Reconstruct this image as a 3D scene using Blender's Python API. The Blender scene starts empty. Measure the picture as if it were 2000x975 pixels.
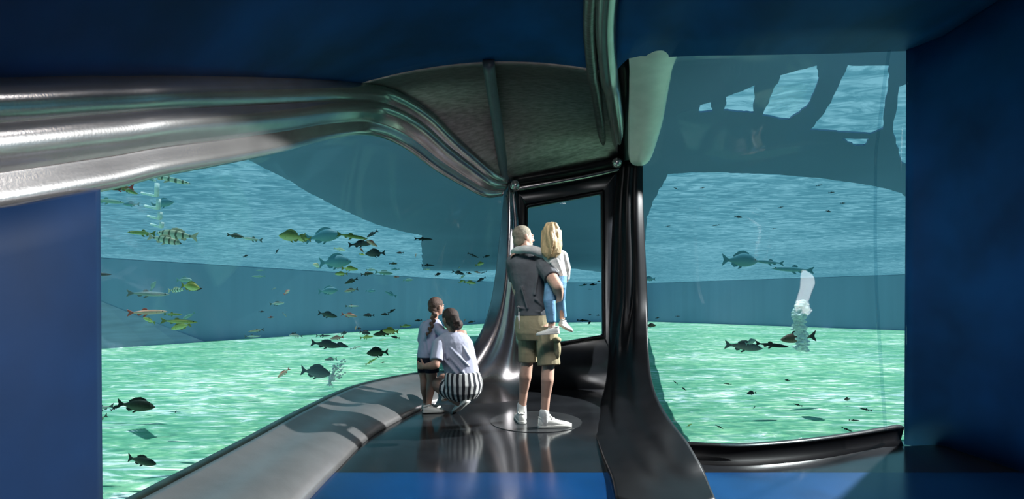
import bpy, bmesh, math, random
from mathutils import Vector, Matrix, Euler
random.seed(4)
SC = bpy.context.scene
COL = SC.collection
PI = math.pi
F = 1000.0            # focal length in pixels of the 2000 px wide frame
HZ = 590.0            # eye-level row
def P(px, py, d):     # a point at distance d in front of the eye
    return Vector(((px - 1000.0) / F * d, d, (HZ - py) / F * d))

# ------------------------------------------------------------------ materials
def lin(r, g, b):
    f = lambda c: (c / 12.92 if c <= .04045 else ((c + .055) / 1.055) ** 2.4)
    return (f(r / 255), f(g / 255), f(b / 255), 1)
class NT:
    def __init__(s, name):
        s.m = bpy.data.materials.new(name); s.m.use_nodes = True
        s.t = s.m.node_tree; s.t.nodes.clear()
    def n(s, typ, **kw):
        nd = s.t.nodes.new(typ)
        for k, v in kw.items():
            if k.startswith('i_'):
                key = k[2:]
                key = int(key) if key.isdigit() else key.replace('_', ' ')
                nd.inputs[key].default_value = v
            else: setattr(nd, k, v)
        return nd
    def l(s, a, b): s.t.links.new(a, b)
    def ramp(s, stops, src=None, interp='LINEAR'):
        r = s.n('ShaderNodeValToRGB'); r.color_ramp.interpolation = interp
        e = r.color_ramp.elements
        while len(e) < len(stops): e.new(.5)
        for x, (p, c) in zip(e, stops): x.position = p; x.color = c
        if src is not None: s.l(src, r.inputs[0])
        return r
    def coord(s, kind='Object', scale=(1, 1, 1), rot=(0, 0, 0)):
        c = s.n('ShaderNodeTexCoord'); mp = s.n('ShaderNodeMapping')
        mp.inputs['Scale'].default_value = scale; mp.inputs['Rotation'].default_value = rot
        s.l(c.outputs[kind], mp.inputs['Vector']); return mp.outputs['Vector']
    def noise(s, vec, scale, detail=3, rough=.5, dist=0):
        nz = s.n('ShaderNodeTexNoise'); s.l(vec, nz.inputs['Vector'])
        nz.inputs['Scale'].default_value = scale; nz.inputs['Detail'].default_value = detail
        nz.inputs['Roughness'].default_value = rough; nz.inputs['Distortion'].default_value = dist
        return nz.outputs['Fac']
    def out(s, sh):
        o = s.n('ShaderNodeOutputMaterial'); s.l(sh, o.inputs['Surface']); return s.m

def pm(name, col, rough=.6, metal=0., var=.12, nscale=20, bump=0., bscale=60, stretch=(1, 1, 1), spec=.5, coat=0.):
    t = NT(name); b = t.n('ShaderNodeBsdfPrincipled')
    v = t.coord('Object', stretch)
    f = t.noise(v, nscale)
    dk = tuple(c * (1 - var) for c in col[:3]) + (1,); lt = tuple(min(1, c * (1 + var)) for c in col[:3]) + (1,)
    r = t.ramp([(.3, dk), (.7, lt)], f); t.l(r.outputs[0], b.inputs['Base Color'])
    b.inputs['Roughness'].default_value = rough; b.inputs['Metallic'].default_value = metal
    b.inputs['Specular IOR Level'].default_value = spec; b.inputs['Coat Weight'].default_value = coat
    if bump:
        bp = t.n('ShaderNodeBump'); bp.inputs['Strength'].default_value = bump; bp.inputs['Distance'].default_value = .01
        t.l(t.noise(v, bscale, 4), bp.inputs['Height']); t.l(bp.outputs[0], b.inputs['Normal'])
    return t.out(b.outputs[0])

# ------------------------------------------------------------------ objects
def tag(o, label=None, cat=None, group=None, kind=None):
    if label: o['label'] = label
    if cat: o['category'] = cat
    if group: o['group'] = group
    if kind: o['kind'] = kind
    return o
def empty(name, loc, label=None, cat=None, group=None):
    o = bpy.data.objects.new(name, None); COL.objects.link(o); o.location = loc; o.empty_display_size = .1
    bpy.context.view_layer.update()
    return tag(o, label, cat, group)
def root_loc(p):
    v = Vector((0, 0, 0))
    while p is not None: v += Vector(p.location); p = p.parent
    return v
def link(name, me, mats, parent=None, smooth=True):
    if not isinstance(mats, (list, tuple)): mats = [mats]
    me.materials.clear()
    for m in mats: me.materials.append(m)
    if smooth:
        for p in me.polygons: p.use_smooth = True
    o = bpy.data.objects.new(name, me); COL.objects.link(o)
    if parent is not None:
        me.transform(Matrix.Translation(-root_loc(parent))); o.parent = parent
    return o
def bake(o):
    """replace the modifiers by their result"""
    dg = bpy.context.evaluated_depsgraph_get(); dg.update()
    me = bpy.data.meshes.new_from_object(o.evaluated_get(dg))
    bpy.data.objects.remove(o); return me
def bm_mesh(bm, name='m'):
    me = bpy.data.meshes.new(name); bmesh.ops.recalc_face_normals(bm, faces=bm.faces); bm.to_mesh(me); bm.free(); return me

def cr(pts, n):
    """n points on a smooth (Catmull-Rom) line through pts"""
    pts = [Vector(p) for p in pts]; m = len(pts) - 1; out = []
    for i in range(n):
        u = i / (n - 1) * m; k = min(int(u), m - 1); t = u - k
        p1, p2 = pts[k], pts[k + 1]
        p0 = pts[k - 1] if k > 0 else p1 * 2 - p2
        p3 = pts[k + 2] if k + 2 <= m else p2 * 2 - p1
        out.append(.5 * (2 * p1 + (p2 - p0) * t + (2 * p0 - 5 * p1 + 4 * p2 - p3) * t * t + (3 * p1 - p0 - 3 * p2 + p3) * t ** 3))
    return out
def grid_bm(rows, bm=None, closed=False):
    bm = bm or bmesh.new()
    vs = [[bm.verts.new(p) for p in r] for r in rows]
    for i in range(len(vs) - 1):
        m = len(vs[i])
        for j in range(m if closed else m - 1):
            a, b, c, d = vs[i][j], vs[i][(j + 1) % m], vs[i + 1][(j + 1) % m], vs[i + 1][j]
            try: bm.faces.new((a, b, c, d))
            except ValueError: pass
    return bm, vs
def sheet(name, rows, mat, thick=.04, parent=None, off=-1):
    """a curved plate with real thickness"""
    bm, _ = grid_bm(rows); me = bm_mesh(bm)
    o = bpy.data.objects.new('tmp', me); COL.objects.link(o)
    md = o.modifiers.new('s', 'SOLIDIFY'); md.thickness = thick; md.offset = off
    return link(name, bake(o), mat, parent)
def tube_bm(path, radii, seg=14, bm=None, caps=True, flat=1.):
    bm = bm or bmesh.new(); path = [Vector(p) for p in path]
    if not isinstance(radii, (list, tuple)): radii = [radii] * len(path)
    rows = []; up0 = None
    for i, p in enumerate(path):
        t = (path[min(i + 1, len(path) - 1)] - path[max(i - 1, 0)]).normalized()
        if up0 is None:
            up0 = Vector((0, 0, 1)) if abs(t.z) < .9 else Vector((1, 0, 0))
        a = t.cross(up0).normalized(); b = a.cross(t).normalized(); up0 = b
        rows.append([p + (a * math.cos(2 * PI * k / seg) * flat + b * math.sin(2 * PI * k / seg)) * radii[i] for k in range(seg)])
    bm, vs = grid_bm(rows, bm, True)
    if caps:
        bm.faces.new(vs[0][::-1]); bm.faces.new(vs[-1])
    return bm
def tube(name, path, radii, mat, parent=None, seg=14, flat=1.):
    return link(name, bm_mesh(tube_bm(path, radii, seg, flat=flat)), mat, parent)
def box_bm(bm, lo, hi):
    lo, hi = Vector(lo), Vector(hi)
    v = [bm.verts.new((x, y, z)) for x in (lo.x, hi.x) for y in (lo.y, hi.y) for z in (lo.z, hi.z)]
    for f in ((0, 1, 3, 2), (4, 6, 7, 5), (0, 4, 5, 1), (2, 3, 7, 6), (0, 2, 6, 4), (1, 5, 7, 3)):
        bm.faces.new([v[i] for i in f])
def flat_shape(name, loops, z0, z1, mat, parent=None):
    """a plate in plan: first loop outside, the others are openings"""
    cu = bpy.data.curves.new('c', 'CURVE'); cu.dimensions = '2D'; cu.fill_mode = 'BOTH'
    for lp in loops:
        sp = cu.splines.new('POLY'); sp.points.add(len(lp) - 1)
        for q, p in zip(sp.points, lp): q.co = (p[0], p[1], 0, 1)
        sp.use_cyclic_u = True
    cu.extrude = (z1 - z0) / 2
    o = bpy.data.objects.new('tmp', cu); COL.objects.link(o)
    me = bake(o); me.transform(Matrix.Translation((0, 0, (z0 + z1) / 2)))
    return link(name, me, mat, parent, smooth=False)
def struct(o): o['kind'] = 'structure'; return o
# ------------------------------------------------------------------ hull materials
def metal(name, col, rough, var=.15, bump=.02, stretch=(1, 1, 1)):
    return pm(name, col, rough, 1., var, 6, bump, 90, stretch)
M_CHROME = pm('polished steel', (.46, .435, .43), .22, .84, .08, 6, .05, 90)
M_CEIL = metal('brushed dark steel', (.24, .22, .222), .38, .3, .08, (2, 9, 2))
M_BLACK = pm('black gloss', (.005, .005, .006), .34, 0, .2, 6, .02, 30, spec=.16)
M_HULL = metal('dark polished steel', (.31, .285, .29), .22, .15, .05)
M_FIN = pm('grey painted rib', (.10, .12, .14), .4, 0, .1)
M_RIM = metal('bronze sill edge', (.22, .17, .12), .28, .4)
M_FLOOR = pm('black resin floor', (.012, .013, .015), .13, 0, .3, 3, .015, 14, spec=.6)
M_NAVY = pm('navy painted steel', (.003, .062, .215), .6, 0, .35, 1.6, .05, 25, spec=.2)
M_WHITE = pm('white paint', (.8, .82, .82), .5)
def glass_mat(name, tint, base=.02, edge=.35):
    t = NT(name); lw = t.n('ShaderNodeLayerWeight', i_Blend=.3)
    tr = t.n('ShaderNodeBsdfTransparent', i_Color=tint); gl = t.n('ShaderNodeBsdfGlossy', i_Roughness=.015)
    pw = t.n('ShaderNodeMath', operation='POWER'); t.l(lw.outputs['Facing'], pw.inputs[0]); pw.inputs[1].default_value = 3
    ma = t.n('ShaderNodeMath', operation='MULTIPLY_ADD'); t.l(pw.outputs[0], ma.inputs[0])
    ma.inputs[1].default_value = edge; ma.inputs[2].default_value = base
    mx = t.n('ShaderNodeMixShader'); t.l(ma.outputs[0], mx.inputs[0]); t.l(tr.outputs[0], mx.inputs[1]); t.l(gl.outputs[0], mx.inputs[2])
    return t.out(mx.outputs[0])
M_GLASS = glass_mat('clear acrylic', (.97, .99, .99, 1), .013, .3)

# ------------------------------------------------------------------ left side: rolled rail over the window
A = [(170, 365, 2.0), (300, 335, 2.36), (430, 312, 2.9), (540, 290, 3.6), (620, 270, 4.35), (690, 260, 5.0), (740, 265, 5.3),
     (790, 288, 5.55), (848, 330, 5.8), (900, 360, 6.0), (945, 382, 6.15), (978, 380, 6.3)]
B = [(160, 150, 2.0), (300, 150, 2.36), (440, 151, 2.9), (560, 153, 3.6), (650, 156, 4.35), (735, 166, 5.0), (790, 190, 5.3),
     (840, 224, 5.55), (885, 268, 5.8), (930, 308, 6.0), (965, 338, 6.15), (990, 350, 6.3)]
WA = [P(*a) for a in A]; WB = [P(*b) for b in B]
pre = [(-2.9, -.1, .3), (-1.2, -.1, .3), (.3, -.02, .36), (1.2, .17, .54)]
WA = [Vector((-1.65, y, z)) for y, z, _ in pre] + WA
WB = [Vector((-1.66, y, z)) for y, _, z in pre] + WB
NS = 110
SA, SB = cr(WA, NS), cr(WB, NS)
ctl = [(0, .05), (.03, .085), (.08, .085), (.24, .035), (.30, .05), (.36, .12), (.45, .19), (.54, .20), (.62, .15), (.68, .14), (.76, .20), (.85, .205), (.93, .13), (1, .02)]
dense = cr([Vector((a_, b_, 0)) for a_, b_ in ctl], 400)
SEC = [min(dense, key=lambda p, u=k / 48: abs(p.x - u)).y for k in range(49)]
rows = []
for i in range(NS):
    a, b = SA[i], SB[i]
    t = SA[min(i + 1, NS - 1)] - SA[max(i - 1, 0)]; n = Vector((t.y, -t.x, 0)).normalized()
    h = (b - a).length; r = []
    for k in range(49):
        u = k / 48
        o = SEC[k]
        r.append(a.lerp(b, u) + n * o * h * min(1, .75 + .25 * i / NS))
    rows.append(r)
struct(sheet('trim_1', rows, M_CHROME, .03))
TOPS = SB

# ------------------------------------------------------------------ ceiling between the left rail and the right ridge
Rw = [P(1216, 306, 6.35), P(1213, 262, 6.05), P(1207, 215, 5.6), P(1201, 170, 5.1), P(1195, 130, 4.6), Vector((.70, 3.6, 2.2)), Vector((.6, 2, 2.26)),
      Vector((.6, 0, 2.3)), Vector((.6, -2.9, 2.3))]
SR = cr(Rw, 90)
def at_y(line, y):
    for p, q in zip(line, line[1:]):
        lo, hi = min(p.y, q.y), max(p.y, q.y)
        if lo <= y <= hi: return p.lerp(q, 0 if q.y == p.y else (y - p.y) / (q.y - p.y))
    return line[0] if abs(line[0].y - y) < abs(line[-1].y - y) else line[-1]
ys = [6.33, 6.27, 6.2, 6.12, 6.03, 5.95, 5.85, 5.75, 5.65, 5.55, 5.45, 5.35, 5.25, 5.15, 5.05, 4.95, 4.85, 4.75, 4.65, 4.5, 4.3, 4.1, 3.9, 3.7, 3.5, 3.2, 2.9, 2.6, 2.3, 2, 1.5, 1, .5, 0, -.7, -1.4, -2.1, -2.85]
crow = []
for y in ys:
    l, r = at_y(TOPS, y), at_y(SR, y)
    if y > 6.29: l, r = TOPS[-1], SR[0]
    far = min(1, max(0, (6.33 - y) / .9)); lift = .10 * far ** .45 + .25 * min(1, max(0, (5.4 - y) / 3))
    row = []
    for k in range(33):
        u = k / 32; p = l.lerp(r, u); s = math.sin(PI * u)
        p = p + Vector((0, 0, lift * s ** .8)); row.append(p)
    crow.append(row)
n0 = ys.index(4.65)
struct(sheet('ceiling', crow[:n0 + 1], M_CEIL, .04))
struct(sheet('ceiling_near', crow[n0:], M_NAVY, .04))
# thin grey rib hanging down the vault
fin = [P(986, 352, 6.28), P(982, 322, 6.1), P(976, 275, 5.72), P(968, 220, 5.3), P(960, 170, 4.95), P(954, 120, 4.6)]
fo = link('ceiling_rib', bm_mesh(tube_bm(cr(fin, 30), [.075] * 30, 16, flat=.75)), M_FIN)
tag(fo, 'slim grey rib running down the dark ceiling vault to the corner of the door frame', 'rib')
# ridge tubes on the right of the vault
for nm, off, rad, mt in (('trim_2', (0, 0), .085, M_CHROME), ('trim_3', (-32, 0), .05, M_CEIL)):
    ln = [p + Vector((-.03 + off[0] / 1000 * p.y, 0, -.03)) for p in SR if 2.2 < p.y < 6.25]
    struct(tube(nm, cr(ln, 40), [rad * (.6 + .4 * min(1, i / 4)) for i in range(40)], mt))
# black slot between the ridge and the bright fairing
slot = [[P(1206, 322, 6.42), P(1240, 322, 6.42)], [P(1206, 215, 5.62), P(1236, 215, 5.62)], [P(1186, 90, 4.45), P(1236, 90, 4.45)]]
struct(sheet('trim_4', slot, M_BLACK, .03))
# bright fairing: half-round horn that widens upwards
frows = []
for py, xl, xr, d in ((320, 1243, 1252, 6.25), (314, 1234, 1262, 6.18), (300, 1230, 1270, 6.08), (270, 1229, 1280, 5.85), (235, 1229, 1290, 5.55), (190, 1230, 1298, 5.15), (150, 1230, 1306, 4.75), (110, 1230, 1316, 4.35), (60, 1230, 1328, 4.14), (20, 1230, 1336, 4.05)):
    l, r = P(xl, py, d), P(xr, py, d); w = (r - l).length; row = []
    for k in range(25):
        u = k / 24; row.append(l.lerp(r, u) + Vector((.1, -1, -.1)) * w * .42 * math.sin(PI * u) ** .8)
    frows.append(row)
fr = cr_rows = [list(c) for c in zip(*[cr([frows[i][k] for i in range(len(frows))], 40) for k in range(25)])]
M_FAIR = pm('satin steel', (.86, .80, .79), .36, .35, .06, 6, .04, 90)
struct(sheet('trim_5', fr, M_FAIR, .03))

# ------------------------------------------------------------------ door frame, header and door
def fluted(name, table, lobes, bulge, mat, nk=41, parent=None, p=.7):
    """upright moulding: table of (row, x left, x right, distance left, distance right)"""
    L = cr([P(xl, y, dl) for y, xl, xr, dl, dr in table], 60); R = cr([P(xr, y, dr) for y, xl, xr, dl, dr in table], 60)
    rows = []
    for l, r in zip(L, R):
        w = (r - l).length; v = r - l; n = Vector((v.y, -v.x, 0)).normalized(); row = []
        for k in range(nk):
            u = k / (nk - 1)
            o = bulge * math.sin(PI * u) ** p + .10 * (1 - math.cos(2 * PI * lobes * u)) / 2 * math.sin(PI * u) ** .5
            row.append(l.lerp(r, u) + n * o * min(w, .32))
        rows.append(row)
    return sheet(name, rows, mat, .03, parent)
struct(fluted('door_post', [(352, 986, 1004, 6.35, 6.4), (400, 982, 1010, 6.33, 6.42), (450, 977, 1015, 6.32, 6.45), (540, 967, 1018, 6.3, 6.45), (600, 956, 1018, 6.28, 6.45),
       (650, 938, 1018, 6.2, 6.45), (690, 912, 1018, 6.1, 6.42), (720, 880, 1019, 6.0, 6.35), (745, 845, 1020, 5.9, 6.2), (770, 835, 1022, 5.7, 5.95), (792, 830, 1024, 5.5, 5.6), (802, 830, 1024, 5.3, 5.35)], 2, .35, M_HULL))
struct(fluted('door_jamb', [(318, 1212, 1252, 6.4, 6.3), (380, 1205, 1252, 6.42, 6.3), (440, 1200, 1254, 6.42, 6.3), (520, 1197, 1258, 6.42, 6.3), (600, 1195, 1262, 6.42, 6.2), (660, 1194, 1265, 6.4, 5.9),
       (700, 1193, 1268, 6.38, 5.6), (740, 1190, 1273, 6.25, 5.15), (775, 1182, 1283, 5.95, 4.75), (805, 1172, 1297, 5.4, 4.35), (835, 1165, 1316, 4.7, 3.95), (868, 1170, 1341, 4.02, 3.6), (905, 1182, 1362, 3.5, 3.3), (940, 1195, 1378, 3.12, 3.1), (990, 1205, 1400, 2.7, 2.7)], 3, .28, M_BLACK))
hd = [P(1003, 353, 6.3), P(1080, 340, 6.32), P(1150, 327, 6.34), P(1214, 313, 6.34)]
struct(tube('door_header', cr(hd, 20), .065, M_BLACK))
hd2 = [p + Vector((0, .02, -.10)) for p in hd]
struct(tube('trim_6', cr(hd2, 20), .035, M_HULL))
for px, py in ((1006, 362), (1205, 318)):
    bm = bmesh.new(); bmesh.ops.create_uvsphere(bm, u_segments=24, v_segments=14, radius=.062)
    bmesh.ops.translate(bm, verts=bm.verts, vec=P(px, py, 6.22))
    b = link('joint_ball', bm_mesh(bm), M_CHROME)
    tag(b, 'polished ball joint at the %s end of the black door header' % ('lower left' if px < 1100 else 'upper right'), 'ball joint', 'ball joints of the door header')
door = empty('door_1', (.7, 6.46, -1.1)); struct(door)
out = [(1000, 358), (1216, 320), (1232, 764), (1000, 764)]
hole = [(1031, 405), (1175, 378), (1178, 655), (1031, 680)]
def plate_hole(name, out, hole, d0, d1, mat, parent):
    bm = bmesh.new(); rings = []
    for d in (d0, d1):
        rings.append([bm.verts.new(P(x, y, d0) + Vector((0, d - d0, 0))) for x, y in out]); rings.append([bm.verts.new(P(x, y, d0) + Vector((0, d - d0, 0))) for x, y in hole])
    o0, h0, o1, h1 = rings; m = len(out)
    for k in range(m):
        j = (k + 1) % m
        bm.faces.new((o0[k], o0[j], h0[j], h0[k])); bm.faces.new((o1[j], o1[k], h1[k], h1[j]))
        bm.faces.new((h0[k], h0[j], h1[j], h1[k])); bm.faces.new((o0[j], o0[k], o1[k], o1[j]))
    bmesh.ops.bevel(bm, geom=[e for e in bm.edges], offset=.012, segments=2, affect='EDGES')
    return link(name, bm_mesh(bm), mat, parent)
M_DOOR = pm('dark door lacquer', (.012, .014, .017), .28, 0, .25, 5, .02, 40, spec=.5)
plate_hole('door_panel', out, hole, 6.44, 6.56, M_DOOR, door)
plate_hole('window_frame', [(1025, 398), (1181, 369), (1184, 662), (1025, 688)], hole, 6.425, 6.45, M_BLACK, door)
bm = bmesh.new(); q0 = [P(x, y, 6.5) for x, y in [(1026, 402), (1180, 374), (1182, 660), (1026, 685)]]
a = [bm.verts.new(p) for p in q0]; b = [bm.verts.new(p + Vector((0, .02, 0))) for p in q0]
bm.faces.new(a); bm.faces.new(b[::-1])
for k in range(4): bm.faces.new((a[k], b[k], b[(k + 1) % 4], a[(k + 1) % 4]))
link('pane', bm_mesh(bm), M_GLASS, door, False)

# ------------------------------------------------------------------ left sill, cove and window
sill = [(-1.65, -2.9, -.9), (-1.65, .5, -.9), (-1.65, 2.0, -.9), (-1.65, 2.7, -.9), (-1.655, 3.3, -.9), (-1.67, 4.2, -.9), (-1.6, 5.3, -.9), (-1.24, 6.15, -.9), (-.95, 6.35, -.9), (-.6, 6.4, -.88)]
edge = [(-1.1, -2.9, -1.1), (-1.1, .5, -1.1), (-1.12, 2.0, -1.1), (-1.14, 2.7, -1.1), (-1.16, 3.3, -1.1), (-1.16, 4.2, -1.1), (-.95, 5.2, -1.1), (-.8, 5.6, -1.1), (-.55, 5.75, -1.1), (-.3, 5.8, -1.1)]
SS, SE = cr(sill, 80), cr(edge, 80)
rows = []
for s, e in zip(SS, SE):
    row = []
    for k in range(21):
        u = k / 20; p = s.lerp(e, u)
        p.z = s.z + (e.z - s.z) * (u - .16 * math.sin(PI * u) + .1 * math.sin(2 * PI * u)) - (.012 if k == 20 else 0)
        row.append(p)
    rows.append(row)
M_COVE = pm('brushed steel cove', (.44, .425, .42), .3, .8, .1, 6, .06, 90)
struct(sheet('wall_left_cove', rows, M_COVE, .03))
rim = [[], ]
rr = []
for i, s in enumerate(SS):
    t = SS[min(i + 1, 79)] - SS[max(i - 1, 0)]; n = Vector((t.y, -t.x, 0)).normalized()
    rr.append([s + n * .03 + Vector((0, 0, .012)), s + Vector((0, 0, .03)), s - n * .05 + Vector((0, 0, .035)), s - n * .1 + Vector((0, 0, .01)), s - n * .12 - Vector((0, 0, .12))])
struct(sheet('trim_7', rr, M_RIM, .02))
# glass from the sill up to the rail: built between y = 2 and the door post
def resample(line, n):
    L = [0]
    for a_, b_ in zip(line, line[1:]): L.append(L[-1] + (b_ - a_).length)
    out_ = []
    for i in range(n):
        s = L[-1] * i / (n - 1); k = 0
        while k < len(line) - 2 and L[k + 1] < s: k += 1
        out_.append(line[k].lerp(line[k + 1], (s - L[k]) / max(1e-9, L[k + 1] - L[k])))
    return out_
gt = resample([p for p in SA if p.y >= 1.97], 60)
gb = resample([p + Vector((-.02, .02, 0)) for p in SS if p.y >= 1.97] + [P(936, 655, 6.3), P(956, 600, 6.32)][:0], 60)
rows = []
for a_, b_ in zip(gb, gt):
    t = Vector((1.2, 4.2, 0)); n = Vector((-.9, .35, 0)).normalized()
    rows.append([a_.lerp(b_, k / 20) + n * .22 * math.sin(PI * k / 20) for k in range(21)])
# last column follows the post
post_edge = cr([gb[-1], P(938, 650, 6.28), P(956, 600, 6.3), P(967, 540, 6.32), P(977, 450, 6.34), gt[-1]], 21)
for i in range(60):
    w = max(0, (i / 59 - .55) / .45) ** 2
    rows[i] = [p.lerp(q, w if i == 59 else w * .0) for p, q in zip(rows[i], post_edge)]
rows[-1] = post_edge
struct(sheet('window_1', rows, M_GLASS, .02))
M_WALLN = pm('deep navy paint', (.0010, .017, .062), .65, 0, .3, 1.6, .05, 25, spec=.15)
# steel end of the window and the painted side of the hull behind it
wl = []
for y in (1.97, 1.9, 1.6, 1.0, 0, -1, -2, -2.9):
    a_ = at_y(SS, y); b_ = at_y(SA, y)
    wl.append([a_.lerp(b_, k / 8) + Vector((.06 * math.sin(PI * min(1, (1.97 - y) / .15) / 2) + .0, 0, 0)) for k in range(9)])
struct(sheet('wall_left', wl, M_WALLN, .06))

# ------------------------------------------------------------------ right side
sr = cr([P(1341, 868, 3.6), P(1395, 871, 3.56), P(1450, 872, 3.55), P(1520, 868, 3.6), P(1600, 860, 3.7), P(1680, 849, 3.88), P(1766, 834, 4.1)], 40)
rows = []
for s in sr:
    f = Vector((s.x * .96, s.y - .16, -1.112))
    rows.append([s + Vector((.0, .12, -.14)), s + Vector((0, .08, .0)), s + Vector((0, .04, .008)), s, s + Vector((0, .0, -.012)), s.lerp(f, .5) + Vector((0, .03, -.03)), f])
struct(sheet('trim_8', rows, M_BLACK, .02))
top = cr([P(1318, 100, 4.25), P(1420, 97, 3.95), P(1500, 95, 3.85), P(1600, 93, 3.85), P(1680, 91, 3.95), P(1770, 88, 4.15)], 40)
ledge = cr([P(1341, 866, 3.6), P(1316, 835, 3.97), P(1297, 805, 4.37), P(1283, 775, 4.77), P(1273, 740, 5.17), P(1268, 700, 5.62), P(1265, 660, 5.92), P(1262, 600, 6.2), P(1258, 520, 6.3), P(1254, 440, 6.3), P(1250, 320, 6.3),
            P(1272, 290, 6.0), P(1288, 235, 5.55), P(1300, 180, 5.0), P(1318, 100, 4.25)], 50)
redge = [sr[-1].lerp(top[-1], k / 49) for k in range(50)]
rows = []
for k in range(50):
    v = k / 49; row = []
    for i in range(40):
        u = i / 39
        c = ledge[k].lerp(redge[k], u) + sr[i].lerp(top[i], v) - ((ledge[0].lerp(redge[0], u)).lerp(ledge[-1].lerp(redge[-1], u), v))
        row.append(c)
    rows.append(row)
struct(sheet('window_2', rows, M_GLASS, .02))
# acrylic joint strip close to the right end of the window
js = [rows[k][int(39 * .93)] + Vector((0, -.015, 0)) for k in range(50)]
M_STRIP = glass_mat('acrylic joint', (.86, .93, .95, 1), .04, .4)
struct(link('window_2_joint', bm_mesh(tube_bm(js, .012, 8, flat=1.)), M_STRIP))
Xr = 3.3
wr = []
for p, q in ((sr[-1], top[-1]), (sr[-1] + Vector((.03, -.06, 0)), top[-1] + Vector((.03, -.06, 0))), (Vector((Xr, 3.9, -1.0)), Vector((Xr, 3.9, 2.06))), (Vector((Xr, 2, -1.0)), Vector((Xr, 2, 2.1))), (Vector((Xr, 0, -1.0)), Vector((Xr, 0, 2.2))), (Vector((Xr, -2.9, -1.0)), Vector((Xr, -2.9, 2.2)))):
    p = Vector((p.x, p.y, -1.14)); wr.append([p.lerp(q, k / 10) for k in range(11)])
struct(sheet('wall_right', wr, M_NAVY, .06, off=1))
# ceiling over the right bay
cz = []
far = [at_y(SR, 4.7)] + [P(1236, 100, 4.25)] + [t + Vector((0, .02, .0)) for t in top[::3]] + [Vector((Xr, 4.1, 2.07))]
fz = resample(far, 24); bz = [Vector((.6, -2.9, 2.3)).lerp(Vector((Xr, -2.9, 2.2)), k / 23) for k in range(24)]
for j in range(22):
    v = j / 21; row = []
    lft = at_y(SR, 4.7 + (-2.9 - 4.7) * v)
    for k in range(24):
        p = fz[k].lerp(bz[k], v)
        if k == 0: p = lft
        p = p + Vector((0, 0, .12 * math.sin(PI * k / 23) * math.sin(PI * min(1, v * 2) / 2)))
        row.append(p)
    cz.append(row)
struct(sheet('ceiling_right', cz, M_NAVY, .04))
# floor
E_ = [(p.x - .05, p.y) for p in SE if p.y > 3.3]
fl = [(-1.2, 3.3)] + E_ + [(-.3, 6.1), (.0, 6.6), (1.55, 6.6), (1.62, 6.2), (1.5, 5.2), (1.33, 4.4), (1.2, 3.75), (1.25, 3.5)] + [(s.x * .97, s.y - .12) for s in sr[4::4]] + [(Xr, 3.95), (Xr, 3.3)]
struct(flat_shape('floor', [fl], -1.16, -1.1, M_FLOOR))
struct(flat_shape('floor_near', [[(-1.2, 3.3), (Xr, 3.3), (Xr, -2.9), (-1.2, -2.9)]], -1.16, -1.1, pm('navy resin floor', (.003, .035, .12), .2, 0, .3, 2, .02, 14)))
bm = bmesh.new(); box_bm(bm, (-1.75, -3.0, -1.16), (Xr + .06, -2.9, 2.45)); struct(link('wall_back', bm_mesh(bm), M_NAVY, smooth=False))
# round inlay under the standing man
ring = [(.22 + .42 * math.cos(2 * PI * k / 64), 4.72 + .42 * math.sin(2 * PI * k / 64)) for k in range(64)]
ring2 = [(.22 + .405 * math.cos(2 * PI * k / 64), 4.72 + .405 * math.sin(2 * PI * k / 64)) for k in range(64)]
fh = flat_shape('floor_hatch', [ring], -1.101, -1.0955, pm('dark hatch steel', (.03, .032, .034), .2, 0, .2, 4)); tag(fh, 'round dark glossy hatch plate set in the floor under the standing man', 'floor hatch')
# ------------------------------------------------------------------ the lake tank outside
FZ, TZ = -3.0, 2.85
def water_mat():
    t = NT('rippled water surface'); v = t.coord('Object', (1.0, 2.4, 1))
    f = t.noise(v, 1.5, 6, .62, 1.2); g = t.noise(t.coord('Object'), .12, 2)
    ad = t.n('ShaderNodeMath', operation='MULTIPLY_ADD'); t.l(g, ad.inputs[0]); ad.inputs[1].default_value = .35; t.l(f, ad.inputs[2])
    r = t.ramp([(.48, (.20, .36, .38, 1)), (.66, (.33, .50, .50, 1)), (.84, (.75, .82, .78, 1))], ad.outputs[0])
    tr = t.n('ShaderNodeBsdfTransparent'); t.l(r.outputs[0], tr.inputs[0])
    return t.out(tr.outputs[0])
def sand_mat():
    t = NT('green sand painted caustics'); b = t.n('ShaderNodeBsdfDiffuse')
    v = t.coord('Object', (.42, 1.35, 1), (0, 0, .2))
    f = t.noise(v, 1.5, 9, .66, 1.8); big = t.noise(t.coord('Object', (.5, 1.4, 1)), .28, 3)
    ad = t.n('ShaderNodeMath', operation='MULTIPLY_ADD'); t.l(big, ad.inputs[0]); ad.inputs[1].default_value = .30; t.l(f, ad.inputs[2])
    r = t.ramp([(.48, (.17, .36, .25, 1)), (.62, (.22, .50, .31, 1)), (.70, (.36, .58, .42, 1)), (.79, (.95, .92, .88, 1))], ad.outputs[0])  # pale ramp stops paint caustic light streaks into the sand colour
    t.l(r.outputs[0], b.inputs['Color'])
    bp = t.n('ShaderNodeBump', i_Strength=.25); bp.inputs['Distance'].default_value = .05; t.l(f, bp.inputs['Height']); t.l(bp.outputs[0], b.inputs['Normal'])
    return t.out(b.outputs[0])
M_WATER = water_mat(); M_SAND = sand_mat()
M_TANK = pm('teal tank wall', (.27, .36, .52), .9, 0, .06, .25, stretch=(3, 3, .15), spec=0)
M_DARK = pm('dark teal water sheet', (.20, .28, .47), .95, 0, .05, .3, spec=0)  # tone of the water surface where it reflects nothing
M_BANK = pm('grey teal bank', (.40, .42, .54), .9, 0, .12, 1.2, stretch=(.4, .4, 3), spec=0)
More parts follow.
